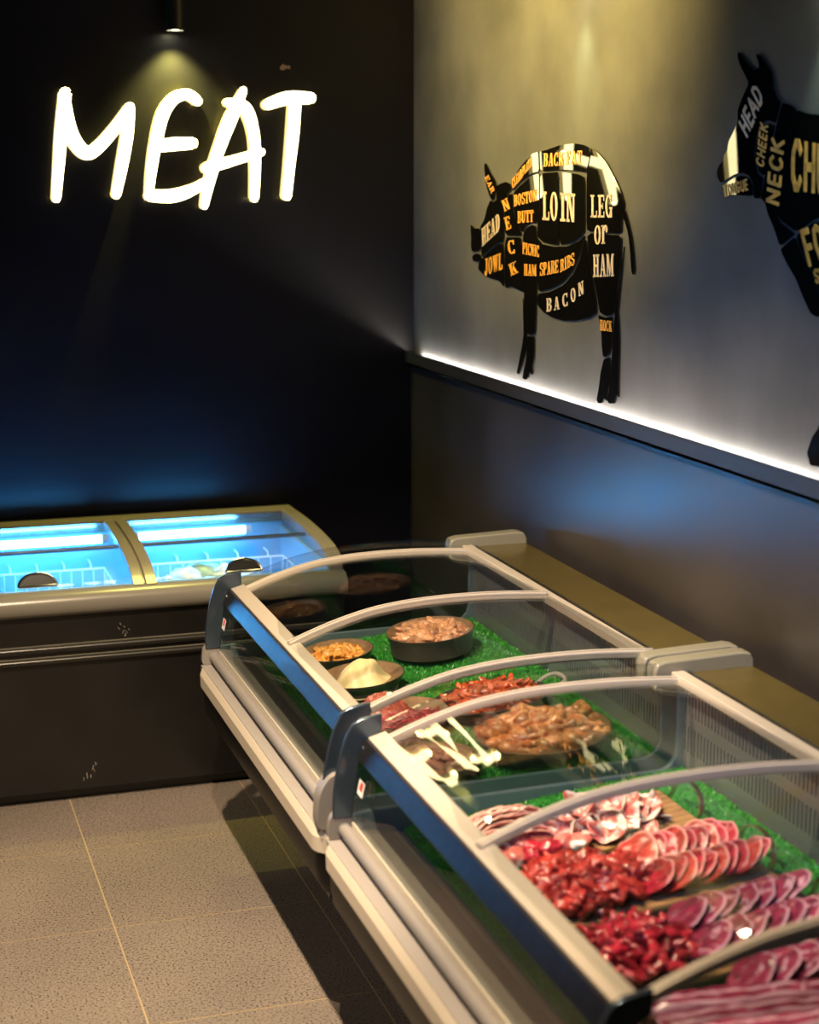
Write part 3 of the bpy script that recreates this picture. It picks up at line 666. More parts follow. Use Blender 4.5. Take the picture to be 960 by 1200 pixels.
        MB().prism([(x, ym-.006, z) for x, z in ring], (0, .012, 0)).build('end_strip', 'strip_steel', ep, smooth=True, bevel=.003)
    # slotted air duct along the back inside, and the return grille along the front
    vp = MB(); xw = 1.868
    rows = [(.735, .800), (.828, .893)]; za, zb_ = .66, .915
    cuts = [za] + [z for r in rows for z in r] + [zb_]
    for a, b in ((za, rows[0][0]), (rows[0][1], rows[1][0]), (rows[1][1], zb_)): vp.box(xw, xw+.004, near+.02, far-.02, a, b)
    pitch = .0165; n = int((far-near-.04)/pitch)
    for a, b in rows:
        for i in range(n+1):
            y = near+.02+i*pitch; vp.box(xw, xw+.004, y, min(y+.0095, far-.02), a, b)
    vp.build('vent_panel', 'liner_steel', t)
    MB().box(xw+.02, xw+.024, near+.02, far-.02, za, zb_).build('duct', 'duct_dark', t)
    gm = MB(); gx0, gz0, gx1, gz1 = 1.03, .628, 1.135, .612
    n2 = int((far-near-.05)/.012)
    for i in range(n2+1):
        y = near+.025+i*.012; gm.add([(gx0+.02, y, gz0), (gx1-.015, y, gz1), (gx1-.015, y+.006, gz1), (gx0+.02, y+.006, gz0), (gx0+.02, y, gz0-.004), (gx1-.015, y, gz1-.004), (gx1-.015, y+.006, gz1-.004), (gx0+.02, y+.006, gz0-.004)],
                                     [(0, 1, 2, 3), (7, 6, 5, 4), (0, 4, 5, 1), (1, 5, 6, 2), (2, 6, 7, 3), (3, 7, 4, 0)])
    for a, b in ((gx0, gx0+.022), (gx1-.017, gx1+.01)):
        f = lambda x: gz0+(gz1-gz0)*(x-gx0)/(gx1-gx0)
        gm.add([(a, near+.02, f(a)), (b, near+.02, f(b)), (b, far-.02, f(b)), (a, far-.02, f(a))], [(0, 1, 2, 3)])
    gm.build('return_grille', 'grille_grey', t)
    MB().box(1.02, 1.15, near+.02, far-.02, .56, .585).build('grille_tray', 'duct_dark', t)
    MB().add([(1.14, near+.02, deck_z(1.14)-.006), (1.868, near+.02, deck_z(1.868)-.006), (1.868, far-.02, deck_z(1.868)-.006), (1.14, far-.02, deck_z(1.14)-.006),
              (1.14, near+.02, .57), (1.868, near+.02, .57), (1.868, far-.02, .57), (1.14, far-.02, .57)],
             [(0, 1, 2, 3), (0, 4, 5, 1), (1, 5, 6, 2), (2, 6, 7, 3), (3, 7, 4, 0)]).build('deck', 'liner_steel', t)
    st = MB().add([(1.0128, far-.115, .742), (1.0128, far-.075, .742), (1.0200, far-.075, .775), (1.0200, far-.115, .775)], [(0, 1, 2, 3)]).build('sticker', 'sticker_white', t)
    MB().add([(1.0136, far-.108, .757), (1.0136, far-.088, .757), (1.0190, far-.088, .773), (1.0190, far-.108, .773)], [(0, 1, 2, 3)]).build('sticker_mark', 'sticker_red', st)
    for zz, yy in ((.83, near+.03), (.83, far-.03)):
        MB().tube([(1.044, yy, zz), (1.038, yy, zz+.002)], .004, 8).build('screw', 'chrome', t)
    return t
ctr1 = make_counter()
tag(ctr1, 'chilled display counter with bowls of marinated meat, beside the chest freezer', 'display counter', 'cream and black chilled counters')
ctr2 = copy_tree(ctr1, None, (0, -PITCHY, 0))
tag(ctr2, 'chilled display counter with boards of sliced red meat, nearest the camera', 'display counter', 'cream and black chilled counters')

# artificial turf mats
def turf(near, far, label, seed):
    x0, x1, y0, y1 = 1.142, 1.862, near+.022, far-.022; rn = random.Random(seed)
    t = empty('turf_mat', (1.5, (near+far)/2, deck_z(1.5))); tag(t, label, 'artificial turf', 'green turf mats lining the counters')
    e = .0045
    MB().add([(x, y, deck_z(x)-.0055) for x, y in ((x0, y0), (x1, y0), (x1, y1), (x0, y1))] + [(x, y, deck_z(x)-.0005) for x, y in ((x0, y0), (x1, y0), (x1, y1), (x0, y1))],
             [(3, 2, 1, 0), (4, 5, 6, 7), (0, 1, 5, 4), (1, 2, 6, 5), (2, 3, 7, 6), (3, 0, 4, 7)]).build('backing', 'turf_base', t)
    b = MB(); vs, fs = [], []
    for i in range(42000):
        x = rn.uniform(x0, x1); y = rn.uniform(y0, y1); a = rn.uniform(0, 6.28); h = rn.uniform(.005, .010); w = .0022
        z = deck_z(x)-.0005; dx, dy = math.cos(a)*w, math.sin(a)*w; lx, ly = rn.uniform(-.005, .005), rn.uniform(-.005, .005)
        k = len(vs); vs += [(x-dx, y-dy, z), (x+dx, y+dy, z), (x+lx, y+ly, z+h)]; fs.append((k, k+1, k+2))
    b.v, b.f = vs, fs
    o = b.build('blades', 'turf_blade', t, recalc=False); o['kind'] = 'stuff'
turf(CN, CF, 'bright green artificial turf under the bowls in the far counter', 1)
turf(CN-PITCHY, CF-PITCHY, 'bright green artificial turf under the meat boards in the near counter', 2)

# ------------------------------------------------------------------ chest freezer along the back wall
FX0, FX1 = -1.00, 1.585
fz = empty('chest_freezer', ((FX0+FX1)/2, 6.0, 0)); tag(fz, 'long black chest freezer with curved glass lids glowing blue inside', 'freezer')
MB().box(FX0+.02, FX1-.02, 5.63, 6.38, 0, .05).build('plinth', 'black_plastic', fz)
fb = MB()
fb.box(FX0+.005, FX1-.005, 5.585, 5.615, .045, .675).box(FX0+.005, FX1-.005, 6.36, 6.39, .045, .80)
fb.box(FX0+.005, FX0+.035, 5.615, 6.36, .045, .74).box(FX1-.035, FX1-.005, 5.615, 6.36, .045, .74).box(FX0+.035, FX1-.035, 5.615, 6.36, .045, .08)
fb.build('cabinet', 'freezer_black', fz, bevel=.003)
for z in (.553, .512):
    fr = []
    for x in (FX0, FX1):
        fr.append([(x, 5.585-.016*math.sin(R(a)), z+.013*math.cos(R(a))) for a in range(0, 181, 20)])
    MB().sweep(fr).build('bump_rail', 'black_plastic', fz, smooth=True)
    MB().box(FX0, FX1, 5.581, 5.585, z+.0125, z+.0155).build('rail_trim', 'cap_plastic', fz)
rim = [(5.605, .668), (5.572, .670), (5.560, .682), (5.556, .700), (5.558, .718), (5.568, .734), (5.585, .744), (5.612, .749), (5.614, .735), (5.605, .72)]
MB().sweep([[(x, y, z) for y, z in rim] for x in (FX0, FX1)]).build('front_rim', 'freezer_rim', fz, smooth=True, bevel=.002)
FEND = [(p.x, p.y) for p in crom([(5.615, .776, 0), (5.68, .796, 0), (5.76, .811, 0), (5.93, .824, 0), (6.16, .829, 0), (6.34, .826, 0)], 5)]
FCUR = [(p.x, p.y) for p in crom([(5.605, .742, 0), (5.66, .768, 0), (5.75, .794, 0), (5.93, .818, 0), (6.16, .827, 0), (6.34, .826, 0)], 5)]
def fslab(x0, x1, t, up, cur=FCUR):
    fr = []
    for i, p in enumerate(cur):
        a = cur[max(i-1, 0)]; c = cur[min(i+1, len(cur)-1)]; d = Vector((c[0]-a[0], c[1]-a[1])).normalized(); n = Vector((-d.y, d.x))
        b = Vector(p)+n*up; e = b+n*t; fr.append([(x0, b.x, b.y), (x1, b.x, b.y), (x1, e.x, e.y), (x0, e.x, e.y)])
    return MB().sweep(fr)
MB().box(FX0, FX1, 6.315, 6.40, .79, .838).build('back_rim', 'freezer_frame', fz, bevel=.006)
MB().box(FX0+.03, FX1-.03, 6.30, 6.316, .812, .832).build('back_track', 'steel', fz, bevel=.002)
for x0, x1 in ((FX0, FX0+.055), (FX1-.055, FX1)):
    fslab(x0, x1, .035, -.025, FEND).build('end_frame', 'freezer_frame', fz, bevel=.004)
    fslab(x0+.018 if x0 > 0 else x0+.01, x1-.018, .010, .004, FEND).build('end_bead', 'freezer_rim', fz, bevel=.002)
    xm = (x0+x1)/2
    ring = [(y, z) for y, z in FEND] + [(6.36, .66), (5.61, .66)]
    MB().prism([(x0+.004, y, z-.008) for y, z in ring], (.047, 0, 0)).build('end_wall', 'freezer_rim', fz)
divs = [.835, .235, -.365]
for dx in divs:
    for a, b, u in ((dx, dx+.036, .002), (dx+.044, dx+.082, .002), (dx+.03, dx+.05, -.010)):
        fslab(a, b, .018, -.010+u).build('divider', 'freezer_frame', fz, bevel=.002)
edges = [FX0+.055] + [v for dx in sorted(divs) for v in (dx, dx+.082)] + [FX1-.055]
LIDS = [(edges[i], edges[i+1]) for i in range(0, len(edges), 2)]
low = [p for p in FCUR if p[0] <= 5.97]; high = [p for p in FCUR if p[0] >= 5.93]
for x0, x1 in LIDS:
    lid = fslab(x0+.001, x1-.001, .004, -.004, low).build('sliding_lid', 'freezer_glass', fz)
    yb_, zb2 = low[-1]
    MB().box(x0+.002, x1-.002, yb_-.010, yb_+.008, zb2-.008, zb2+.004).build('lid_edge', 'steel', lid, bevel=.002)
    fslab(x0+.001, x1-.001, .004, -.012, high).build('fixed_pane', 'freezer_glass', fz)
    # half-moon handle resting on the lid
    hx = x0 + (.312 if x0 > .5 else .20); hy, hz = 5.640, .768
    out = [(hx+.064*math.cos(R(a)), hy-.012+.004*abs(math.cos(R(a)))+.03*math.sin(R(a)), hz-.006+.040*math.sin(R(a))) for a in range(0, 181, 12)]
    h = MB().prism(out, (0, .012, 0)).build('lid_handle', 'black_gloss', lid, bevel=.003)
    MB().tube(out, .0045, 8).build('handle_rim', 'chrome', h, smooth=True)
    MB().tube([out[0], out[-1]], .0055, 8).build('handle_rim', 'chrome', h, smooth=True)
    # light tube below the back rim
    ta, tb = (x0+.02, x1-.16) if x0 > .5 else (x0+.02, x1-.012)
    MB().tube([(ta, 6.205, .789), (tb, 6.205, .789)], .016, 12).build('light_tube', 'tube_light', fz, smooth=True)
    for q in (ta, tb): MB().tube([(q-.012, 6.205, .789), (q+.012, 6.205, .789)], .017, 12).build('tube_holder', 'wire_white', fz)
ln = MB(); lx0, lx1 = FX0+.05, FX1-.05
ln.box(lx0, lx1, 6.33, 6.345, .30, .80).box(lx0, lx1, 5.62, 5.632, .30, .75).box(lx0-.003, lx0+.008, 5.632, 6.33, .30, .76).box(lx1-.008, lx1+.003, 5.632, 6.33, .30, .77).box(lx0, lx1, 5.632, 6.33, .29, .30)
ln.build('liner', 'freezer_liner', fz)
# scuffs on the cabinet front
def scuff(cx, cz, sc, seed):
    rn = random.Random(seed); m = MB()
    for i in range(7):
        x, z = cx+rn.uniform(-.02, .02)*sc, cz+rn.uniform(-.025, .025)*sc; a = rn.uniform(.9, 2.4); l = rn.uniform(.006, .02)*sc; w = rn.uniform(.0008, .002)
        dx, dz = math.cos(a)*l, math.sin(a)*l; m.add([(x-w, 5.5845, z), (x+w, 5.5845, z), (x+w+dx, 5.5845, z+dz), (x-w+dx, 5.5845, z+dz)], [(0, 1, 2, 3)])
    o = m.build('scuff_mark', 'scuff', fz); o['kind'] = 'stuff'
scuff(.80, .60, 1.0, 1); scuff(.66, .10, 1.1, 2)
# wire baskets hanging in the freezer
def basket(x0, x1, label):
    t = empty('wire_basket', ((x0+x1)/2, 6.0, .44)); tag(t, label, 'basket', 'white wire baskets in the freezer')
    y0, y1, z0, z1 = 5.70, 6.25, .44, .665
    m = MB(); r = .0028
    m.tube([(x0, y0, z1), (x1, y0, z1), (x1, y1, z1), (x0, y1, z1)], .004, 6, True)
    m.build('rim_wire', 'wire_white', t)
    m = MB(); m.tube([(x0, y0, z0), (x1, y0, z0), (x1, y1, z0), (x0, y1, z0)], r, 6, True)
    n = 12
    for i in range(n+1):
        x = x0+(x1-x0)*i/n; m.tube([(x, y0, z1), (x, y0, z0), (x, y1, z0), (x, y1, z1)], r, 6)
    for i in range(9):
        y = y0+(y1-y0)*i/8; m.tube([(x0, y, z1), (x0, y, z0), (x1, y, z0), (x1, y, z1)], r, 6)
    m.build('grid_wire', 'wire_white', t)
    for i in range(5):
        x = x0+(x1-x0)*(i+.5)/5; MB().tube([(x, y1, z1), (x, y1+.01, z1+.02), (x, 6.327, z1+.02)], .003, 6).build('hook', 'wire_white', t)
for (x0, x1), lab in zip(LIDS[2:], ('empty white wire basket under the freezer lid at the left edge', 'white wire basket holding frozen bags under the right freezer lid')):
    basket(x0+.01, x1-.012, lab)
def chunk_mesh(name, seed, sx, sy, sz, amp, freq, sub=3):
    bm = bmesh.new(); bmesh.ops.create_icosphere(bm, subdivisions=sub, radius=1)
    o = Vector((seed*7.3, seed*3.1, seed*1.7))
    for v in bm.verts:
        k = 1+amp*noise.noise(v.co*freq+o)+amp*.5*noise.noise(v.co*freq*2.3+o); v.co = Vector((v.co.x*sx, v.co.y*sy, v.co.z*sz))*k
    me = bpy.data.meshes.new(name); bm.to_mesh(me); bm.free(); me.polygons.foreach_set('use_smooth', [True]*len(me.polygons)); return me
bagm = [chunk_mesh('frozen_bag', s, .062, .085, .040, .28, 1.7) for s in range(4)]
for q in bagm: q.materials.append(MATS['bag_white'])
for k, (x, y, z, s, rz) in enumerate(((1.10, 6.03, .655, 1, .3), (1.19, 6.06, .66, 2, 1.4), (1.27, 6.04, .655, 3, 2.4), (1.16, 5.93, .64, 0, .9), (1.30, 5.94, .64, 1, 2.0), (1.05, 5.92, .63, 2, .4))):
    me = bagm[s].copy() if k % 2 else bagm[s]
    if k % 2: me.materials[0] = MATS['bag_green']
    o = bpy.data.objects.new('frozen_bag', me); COL.objects.link(o); o.location = (x, y, z); o.rotation_euler = (.2*(k % 3), .15, rz)
    tag(o, ('greenish' if k % 2 else 'white') + ' frosted food bag lying in the freezer basket by the right lid handle', 'food bag', 'frozen bags in the freezer')
    # fill below so the bags rest on the heap
for k, (x, y) in enumerate(((1.1, 6.0), (1.22, 6.02), (1.3, 5.98), (1.14, 5.88), (1.27, 5.86))):
    for zz in (.485, .57):
        o = bpy.data.objects.new('frozen_bag', bagm[k % 4]); COL.objects.link(o); o.location = (x, y, zz); o.rotation_euler = (.1, .1, k*1.1+zz)
        tag(o, 'white frosted food bag in the lower layers of the heap in the freezer basket', 'food bag', 'frozen bags in the freezer, lower layers')

# ------------------------------------------------------------------ food
def link(name, me, loc, rot, label, cat, group, scale=1.0):
    o = bpy.data.objects.new(name, me); COL.objects.link(o); o.location = loc; o.rotation_euler = rot
    if scale != 1.0: o.scale = (scale,)*3 if isinstance(scale, float) else scale
    return tag(o, label, cat, group)
def variants(n, f): return [f(i) for i in range(n)]
def chunks(m, dims, amp=.28, freq=1.6, n=5, sub=3, seed=0):
    out = []
    for i in range(n):
        rn = random.Random(seed*31+i); k = [rn.uniform(.8, 1.2) for _ in range(3)]
        me = chunk_mesh('meat_piece', seed*10+i, dims[0]*k[0], dims[1]*k[1], dims[2]*k[2], amp, freq, sub); me.materials.append(MATS[m]); out.append(me)
    return out
def curl_mesh(m, seed, L, r, bend, flat=.8, n=12, k=10, prof=None, wob=.25):
    """bent tapering piece (wing, drumette, strip)"""
    rn = random.Random(seed); P = []; rad = []
    for i in range(n+1):
        t = i/n; a = (t-.5)*bend; P.append(Vector((math.sin(a)*L/max(bend, .01), (1-math.cos(a))*L/max(bend, .01), 0)))
        q = prof(t) if prof else math.sin(math.pi*min(max(t, .06), .94))**.5
        rad.append(r*q)
    fr = []
    for i, p in enumerate(P):
        a = P[max(i-1, 0)]; c = P[min(i+1, n)]; tg = (c-a).normalized(); nn = Vector((-tg.y, tg.x, 0))
        ring = []
        for j in range(k):
            an = 2*math.pi*j/k; s = 1+wob*noise.noise(Vector((i*.45, math.cos(an)*1.2+seed*3.3, math.sin(an)*1.2)))
            ring.append(p+nn*rad[i]*math.cos(an)*s+Vector((0, 0, rad[i]*flat*math.sin(an)*s)))
        fr.append(ring)
    me = MB().sweep(fr).mesh('meat_piece', True); me.materials.append(MATS[m]); return me
def slice_mesh(m, seed, L, Wd, Th, bend, fat_side=1, fat_w=.2, streak=.0, nr=7, na=28, wav=.006):
    """thin irregular slice with a fat rim"""
    o = Vector((seed*5.1, seed*2.3, seed)); top, fat = [], []
    mb = MB(); fa = []
    def edge(a): return 1+.16*noise.noise(Vector((math.cos(a), math.sin(a), 0))*1.4+o)
    for sgn in (1, -1):
        for i in range(nr+1):
            r = i/nr
            for j in range(na):
                a = 2*math.pi*j/na; e = edge(a)*r; x, y = L*e*math.cos(a), Wd*e*math.sin(a)
                z = bend*((x/L)**2) + wav*noise.noise(Vector((x*40, y*40, 0))+o) + sgn*Th*.5*math.sqrt(max(0, 1-r**6))
                mb.v.append((x, y, z))
                side = max(0, math.cos(a-math.pi/2*fat_side))**.4
                f = min(1, max(0, (r-(1-fat_w*1.6*side))/.06)) if side > .05 else 0
                if streak: f = max(f, min(1, max(0, (noise.noise(Vector((x*28, y*90, 3))+o)-(.5-streak))*7)))
                fa.append(min(.95, f))
    N1 = (nr+1)*na
    for s in (0, 1):
        for i in range(nr):
            for j in range(na):
                q = (s*N1+i*na+j, s*N1+i*na+(j+1) % na, s*N1+(i+1)*na+(j+1) % na, s*N1+(i+1)*na+j); mb.f.append(q if s else q[::-1])
    for j in range(na): mb.f.append((nr*na+j, nr*na+(j+1) % na, N1+nr*na+(j+1) % na, N1+nr*na+j))
    mb.fat = fa
    me = mb.mesh('meat_slice', True); me.materials.append(MATS[m]); return me
def strip_mesh(m, seed, path, Wd, Th, bands, wav=.004):
    """long strip draped along an (x,z) path; bands = fat stripes across the width"""
    C = crom([(a, b, 0) for a, b in path], 7); nv = 12; mb = MB(); fa = []; o = Vector((seed*3.7, seed*1.9, 0))
    for sgn in (1, -1):
        for i, p in enumerate(C):
            a = C[max(i-1, 0)]; c = C[min(i+1, len(C)-1)]; d = Vector((c.x-a.x, c.y-a.y)).normalized(); n = Vector((-d.y, d.x))
            for j in range(nv+1):
                v = j/nv; h = sgn*Th*.5*math.sqrt(max(.02, 1-(2*v-1)**6)); w = wav*noise.noise(Vector((i*.5, v*2.5, 0))+o)
                yy = (v-.5)*Wd*(1+.12*noise.noise(Vector((i*.3, 0, 5))+o)) + .006*noise.noise(Vector((i*.25, 9, 0))+o)
                mb.v.append((p.x+n.x*(h+w), yy, p.y+n.y*(h+w)))
                q = v+.10*noise.noise(Vector((i*.35, v*2, 2))+o)
                fa.append(max(0, min(.95, max(1-((q-b)/wd)**2 if abs(q-b) < wd else 0 for b, wd in bands)*1.6)))
    k = nv+1; N1 = len(C)*k
    for s in (0, 1):
        for i in range(len(C)-1):
            for j in range(nv):
                q = (s*N1+i*k+j, s*N1+i*k+j+1, s*N1+(i+1)*k+j+1, s*N1+(i+1)*k+j); mb.f.append(q if s else q[::-1])
    for i in range(len(C)-1):
        for j in (0, nv): mb.f.append((i*k+j, (i+1)*k+j, N1+(i+1)*k+j, N1+i*k+j))
    for i in (0, len(C)-1):
        for j in range(nv): mb.f.append((i*k+j, i*k+j+1, N1+i*k+j+1, N1+i*k+j))
    mb.fat = fa
    me = mb.mesh('meat_strip', True); me.materials.append(MATS[m]); return me

TILT = Matrix.Rotation(DECK_TILT, 4, 'Y')
def deck_frame(x, y): return Matrix.Translation((x, y, deck_z(x)+.004)) @ TILT
def bowl(x, y, rx, h, ry=None, m='bowl_dark', inner='bowl_brown', label='', foot=.62, fill=None, fill_h=.5, cat='bowl', group='dark bowls in the far counter', dome=0.0):
    ry = ry or rx; ey = ry/rx
    fr = deck_frame(x, y); t = empty('bowl', fr.translation, fr.to_euler()); tag(t, label, cat, group); ORG[t] = Vector((0, 0, 0))
    pr = [(.0005, 0), (rx*foot, 0), (rx*(foot+.18), h*.22), (rx*.93, h*.65), (rx*.99, h*.96), (rx, h)]
    pi = [(rx*.955, h), (rx*.94, h*.93), (rx*.88, h*.66), (rx*(foot+.13), h*.27), (rx*foot*.95, h*.10), (.0005, h*.09)]
    MB().lathe(pr+[(rx*.978, h*1.012)], (0, 0, 0), 48, 1, ey).build('shell', m, t, smooth=True)
    MB().lathe([(rx*.978, h*1.012)]+pi, (0, 0, 0), 48, 1, ey).build('inside', inner, t, smooth=True)
    if fill:
        fm = MB(); rf = rx*.90; rings = 10; na = 40; vs = [(0, 0, h*fill_h+dome)]; fs = []
        for i in range(1, rings+1):
            r = i/rings
            for j in range(na):
                a = 2*math.pi*j/na; z = h*fill_h*.9+dome*(1-r*r)+.006*noise.noise(Vector((r*5*math.cos(a), r*5*math.sin(a), x*9)))
                vs.append((rf*r*math.cos(a), rf*r*math.sin(a)*ey, z))
        for j in range(na): fs.append((0, 1+j, 1+(j+1) % na))
        for i in range(rings-1):
            for j in range(na): fs.append((1+i*na+j, 1+(i+1)*na+j, 1+(i+1)*na+(j+1) % na, 1+i*na+(j+1) % na))
        fm.add(vs, fs).build('filling', fill, t, smooth=True)
    return t, fr
def heap(fr, n, rx, ry, z0, dome, meshes, label, cat, group, name, seed, tilt=.5, flat=False, spin=(0, 6.28), lay=1.0):
    """pieces laid over a mound, ring by ring; fr = frame of the bowl or board"""
    rn = random.Random(seed)
    for i in range(n):
        q = (i+.5)/n; r = math.sqrt(q)*lay; a = i*2.39996+rn.uniform(-.2, .2)
        x, y = rx*r*math.cos(a), ry*r*math.sin(a); z = z0+dome*(1-r*r)+rn.uniform(-.003, .005)
        M = fr @ Matrix.Translation((x, y, z)) @ Matrix.Rotation(rn.uniform(*spin) + (math.pi if rn.random() < .4 and spin[1] < 6 else 0), 4, 'Z') @ Matrix.Rotation(rn.uniform(-tilt, tilt), 4, 'X') @ Matrix.Rotation(rn.uniform(-tilt, tilt), 4, 'Y')
        link(name, meshes[rn.randrange(len(meshes))], M.translation, M.to_euler(), label, cat, group, rn.uniform(.88, 1.15))

# --- far counter: bowls
t, f = bowl(1.335, 4.79, .112, .055, label='shallow bowl of yellow marinated chicken cubes against the front glass', fill='chicken_yellow', fill_h=.45, dome=.01)
heap(f, 34, .080, .080, .036, .022, chunks('chicken_yellow', (.020, .013, .010), amp=.55, freq=1.3, seed=1, n=7), 'yellow-orange marinated chicken cube in the shallow bowl behind the mash', 'chicken', 'yellow chicken cubes', 'chicken_cube', 11)
t, f = bowl(1.622, 4.742, .138, .080, foot=.74, label='deep black bowl of pale diced chicken at the back of the far counter', fill='chicken_pale', fill_h=.7, dome=.008)
heap(f, 62, .098, .098, .066, .022, chunks('chicken_pale', (.027, .016, .011), amp=.6, freq=1.3, seed=2, n=7), 'pale pink diced chicken piece in the deep black bowl', 'chicken', 'diced chicken in the deep bowl', 'chicken_piece', 12)
t, f = bowl(1.335, 4.520, .124, .055, label='shallow bowl holding a smooth pale yellow mound', foot=.6)
# smooth pale mound
bm_ = MB(); na, nr = 48, 16; vs = [(0, 0, 0)]; fs = []
def mash(x, y):
    r1 = math.hypot(x+.010, (y-.002)*1.1)*(1+.22*noise.noise(Vector((x*18, y*18, 7)))); a = .042/(1+math.exp((r1-.062)/.008)) + math.exp(-((x-.055)**2+(y+.012)**2)/.0014)*.026 + .014*math.exp(-((x+.02)**2+(y-.02)**2)/.0006)
    return .030*(1-(x*x+y*y)/.0121) + a + .018*noise.noise(Vector((x*24, y*24, 3)))
for i in range(nr+1):
    r = .104*i/nr
    for j in range(na):
        an = 2*math.pi*j/na; k = 1+.10*noise.noise(Vector((math.cos(an)*1.5, math.sin(an)*1.5, 8))); x, y = r*k*math.cos(an), r*k*math.sin(an); bm_.v.append((x, y, max(.012, mash(x, y)+.010)))
for i in range(nr):
    for j in range(na): bm_.f.append((i*na+j, (i+1)*na+j, (i+1)*na+(j+1) % na, i*na+(j+1) % na))
base = len(bm_.v); bm_.v.append((0, 0, .008)); bm_.f += [(nr*na+(j+1) % na, nr*na+j, base) for j in range(na)]
mo = bm_.build('mashed_mound', 'cream_mash', None, smooth=True, auto=False); mo.matrix_world = f
tag(mo, 'smooth pale yellow mound, like dough or cheese, in a shallow bowl', 'food')
t, f = bowl(1.335, 4.150, .132, .052, label='shallow bowl of minced and shredded red meat at the corner of the far counter', fill='minced', fill_h=.5, dome=.012)
mm = MB(); na, nr = 56, 20
for i in range(nr+1):
    r = .075*i/nr
    for j in range(na):
        an = 2*math.pi*j/na; x, y = r*math.cos(an)*1.15, r*math.sin(an)*.8; q = i/nr
        mm.v.append((x-.035, y+.062, .026+.072*(1-q*q)+.011*noise.noise(Vector((x*75, y*75, 1)))+.006*noise.noise(Vector((x*180, y*180, 4)))))
for i in range(nr):
    for j in range(na): mm.f.append((i*na+j, (i+1)*na+j, (i+1)*na+(j+1) % na, i*na+(j+1) % na))
mn = mm.build('minced_meat', 'minced', None, smooth=True, auto=False); mn.matrix_world = f
tag(mn, 'mound of coarse minced red meat in the bowl at the counter corner', 'minced meat', None, 'stuff')
heap(f @ Matrix.Translation((.012, -.028, 0)), 52, .092, .070, .034, .014, variants(5, lambda i: curl_mesh('crimson_meat', 40+i, .045, .0075, 1.2, .8)), 'dark crimson shredded meat strip in front of the minced mound', 'meat', 'shredded meat strips', 'meat_shred', 13)
# oblong handled tray with orange marinated strips
f = deck_frame(1.60, 4.17); t = empty('handled_tray', f.translation, f.to_euler()); ORG[t] = Vector((0, 0, 0))
tag(t, 'oblong dark tray with side handle, heaped with orange-red marinated meat', 'tray')
MB().lathe([(.0005, 0), (.13, 0), (.165, .02), (.172, .040), (.168, .042), (.158, .022), (.125, .006), (.0005, .006)], (0, 0, 0), 48, 1, .74).build('dish', 'tray_dark', t, smooth=True)
hp = [(.155, -.045, .034), (.19, -.045, .050), (.212, -.035, .056), (.218, 0, .058), (.212, .035, .056), (.19, .045, .050), (.155, .045, .034)]
MB().tube(crom(hp, 5), .006, 8).build('handle', 'cream_metal', t, smooth=True)
fm = MB(); fm.lathe([(.0005, .052), (.05, .048), (.10, .036), (.145, .020), (.12, .010), (.0005, .010)], (0, 0, 0), 40, 1, .74).build('filling', 'marinated_red', t, smooth=True)
heap(f, 78, .142, .100, .030, .040, variants(6, lambda i: curl_mesh('marinated_red', 60+i, .06, .012, 1.4, .6, wob=.5)), 'orange-red marinated meat strip heaped on the handled tray', 'meat', 'marinated strips on the handled tray', 'marinated_strip', 14, tilt=.7)
# bowls at the near end of the far counter
t, f = bowl(1.305, 3.800, .118, .046, label='small shallow bowl of brown meat slices behind the sign reflection', fill='brown_meat', fill_h=.5)
heap(f, 20, .080, .080, .030, .014, variants(4, lambda i: curl_mesh('brown_meat', 80+i, .07, .014, .9, .55, wob=.4)), 'brownish raw meat strip in the small shallow bowl', 'meat', 'brown strips in the shallow bowl', 'meat_strip', 15)
wing_prof = lambda t: (.55+.75*math.exp(-((t-.28)/.2)**2)+.35*math.exp(-((t-.92)/.10)**2))*(.35 if t < .02 else 1)*(.5 if t > .97 else 1)*(.75 if t < .08 else 1)
t, f = bowl(1.612, 3.812, .178, .058, foot=.68, label='wide bowl heaped with orange chicken wings at the counter joint', fill='wing_skin', fill_h=.6, dome=.02)
wings = variants(6, lambda i: curl_mesh('wing_skin', 100+i, .108, .0165, .7+.14*i, .85, prof=wing_prof, n=20, k=14, wob=.12))
heap(f, 46, .138, .138, .046, .040, wings, 'orange raw chicken wing piece heaped in the wide bowl', 'chicken wing', 'wings in the wide bowl', 'chicken_wing', 16, tilt=.34, spin=(-.8, .4))

# --- near counter: slatted boards with meat
def board(y, x0, x1, d, label, handle=True, rot=.0):
    xm = (x0+x1)/2; f = deck_frame(xm, y) @ Matrix.Translation((0, 0, .002)) @ Matrix.Rotation(rot, 4, 'Z'); t = empty('meat_board', f.translation, f.to_euler()); ORG[t] = Vector((0, 0, 0))
    tag(t, label, 'board', 'wooden meat boards'); L = (x1-x0)/2
    MB().box(-L, L, -d/2, d/2, 0, .014).build('base', 'tray_dark', t, bevel=.002)
    n = 9; w = d/n
    for i in range(n): MB().box(-L, L, -d/2+i*w+.0012, -d/2+(i+1)*w-.0012, .014, .022).build('slat', 'wood_board', t, bevel=.0012)
    if handle:
        hp = [(L-.004, -d*.30, .012), (L+.012, -d*.30, .03), (L+.022, -d*.24, .062), (L+.026, 0, .078), (L+.022, d*.24, .062), (L+.012, d*.30, .03), (L-.004, d*.30, .012)]
        C = crom(hp, 5); fr = []
        for i, p in enumerate(C):
            a = C[max(i-1, 0)]; c = C[min(i+1, len(C)-1)]; tg = (c-a).normalized(); s = Vector((1, 0, -.3)).normalized(); n_ = tg.cross(s).normalized()
            fr.append([p+s*.006+n_*.0015, p-s*.006+n_*.0015, p-s*.006-n_*.0015, p+s*.006-n_*.0015])
        MB().sweep(fr).build('handle', 'brass', t, smooth=True)
    return f @ Matrix.Translation((0, 0, .022))
F1 = board(3.265, 1.19, 1.725, .235, 'wooden board with brass loop, carrying striped belly slices and white-marbled pork')
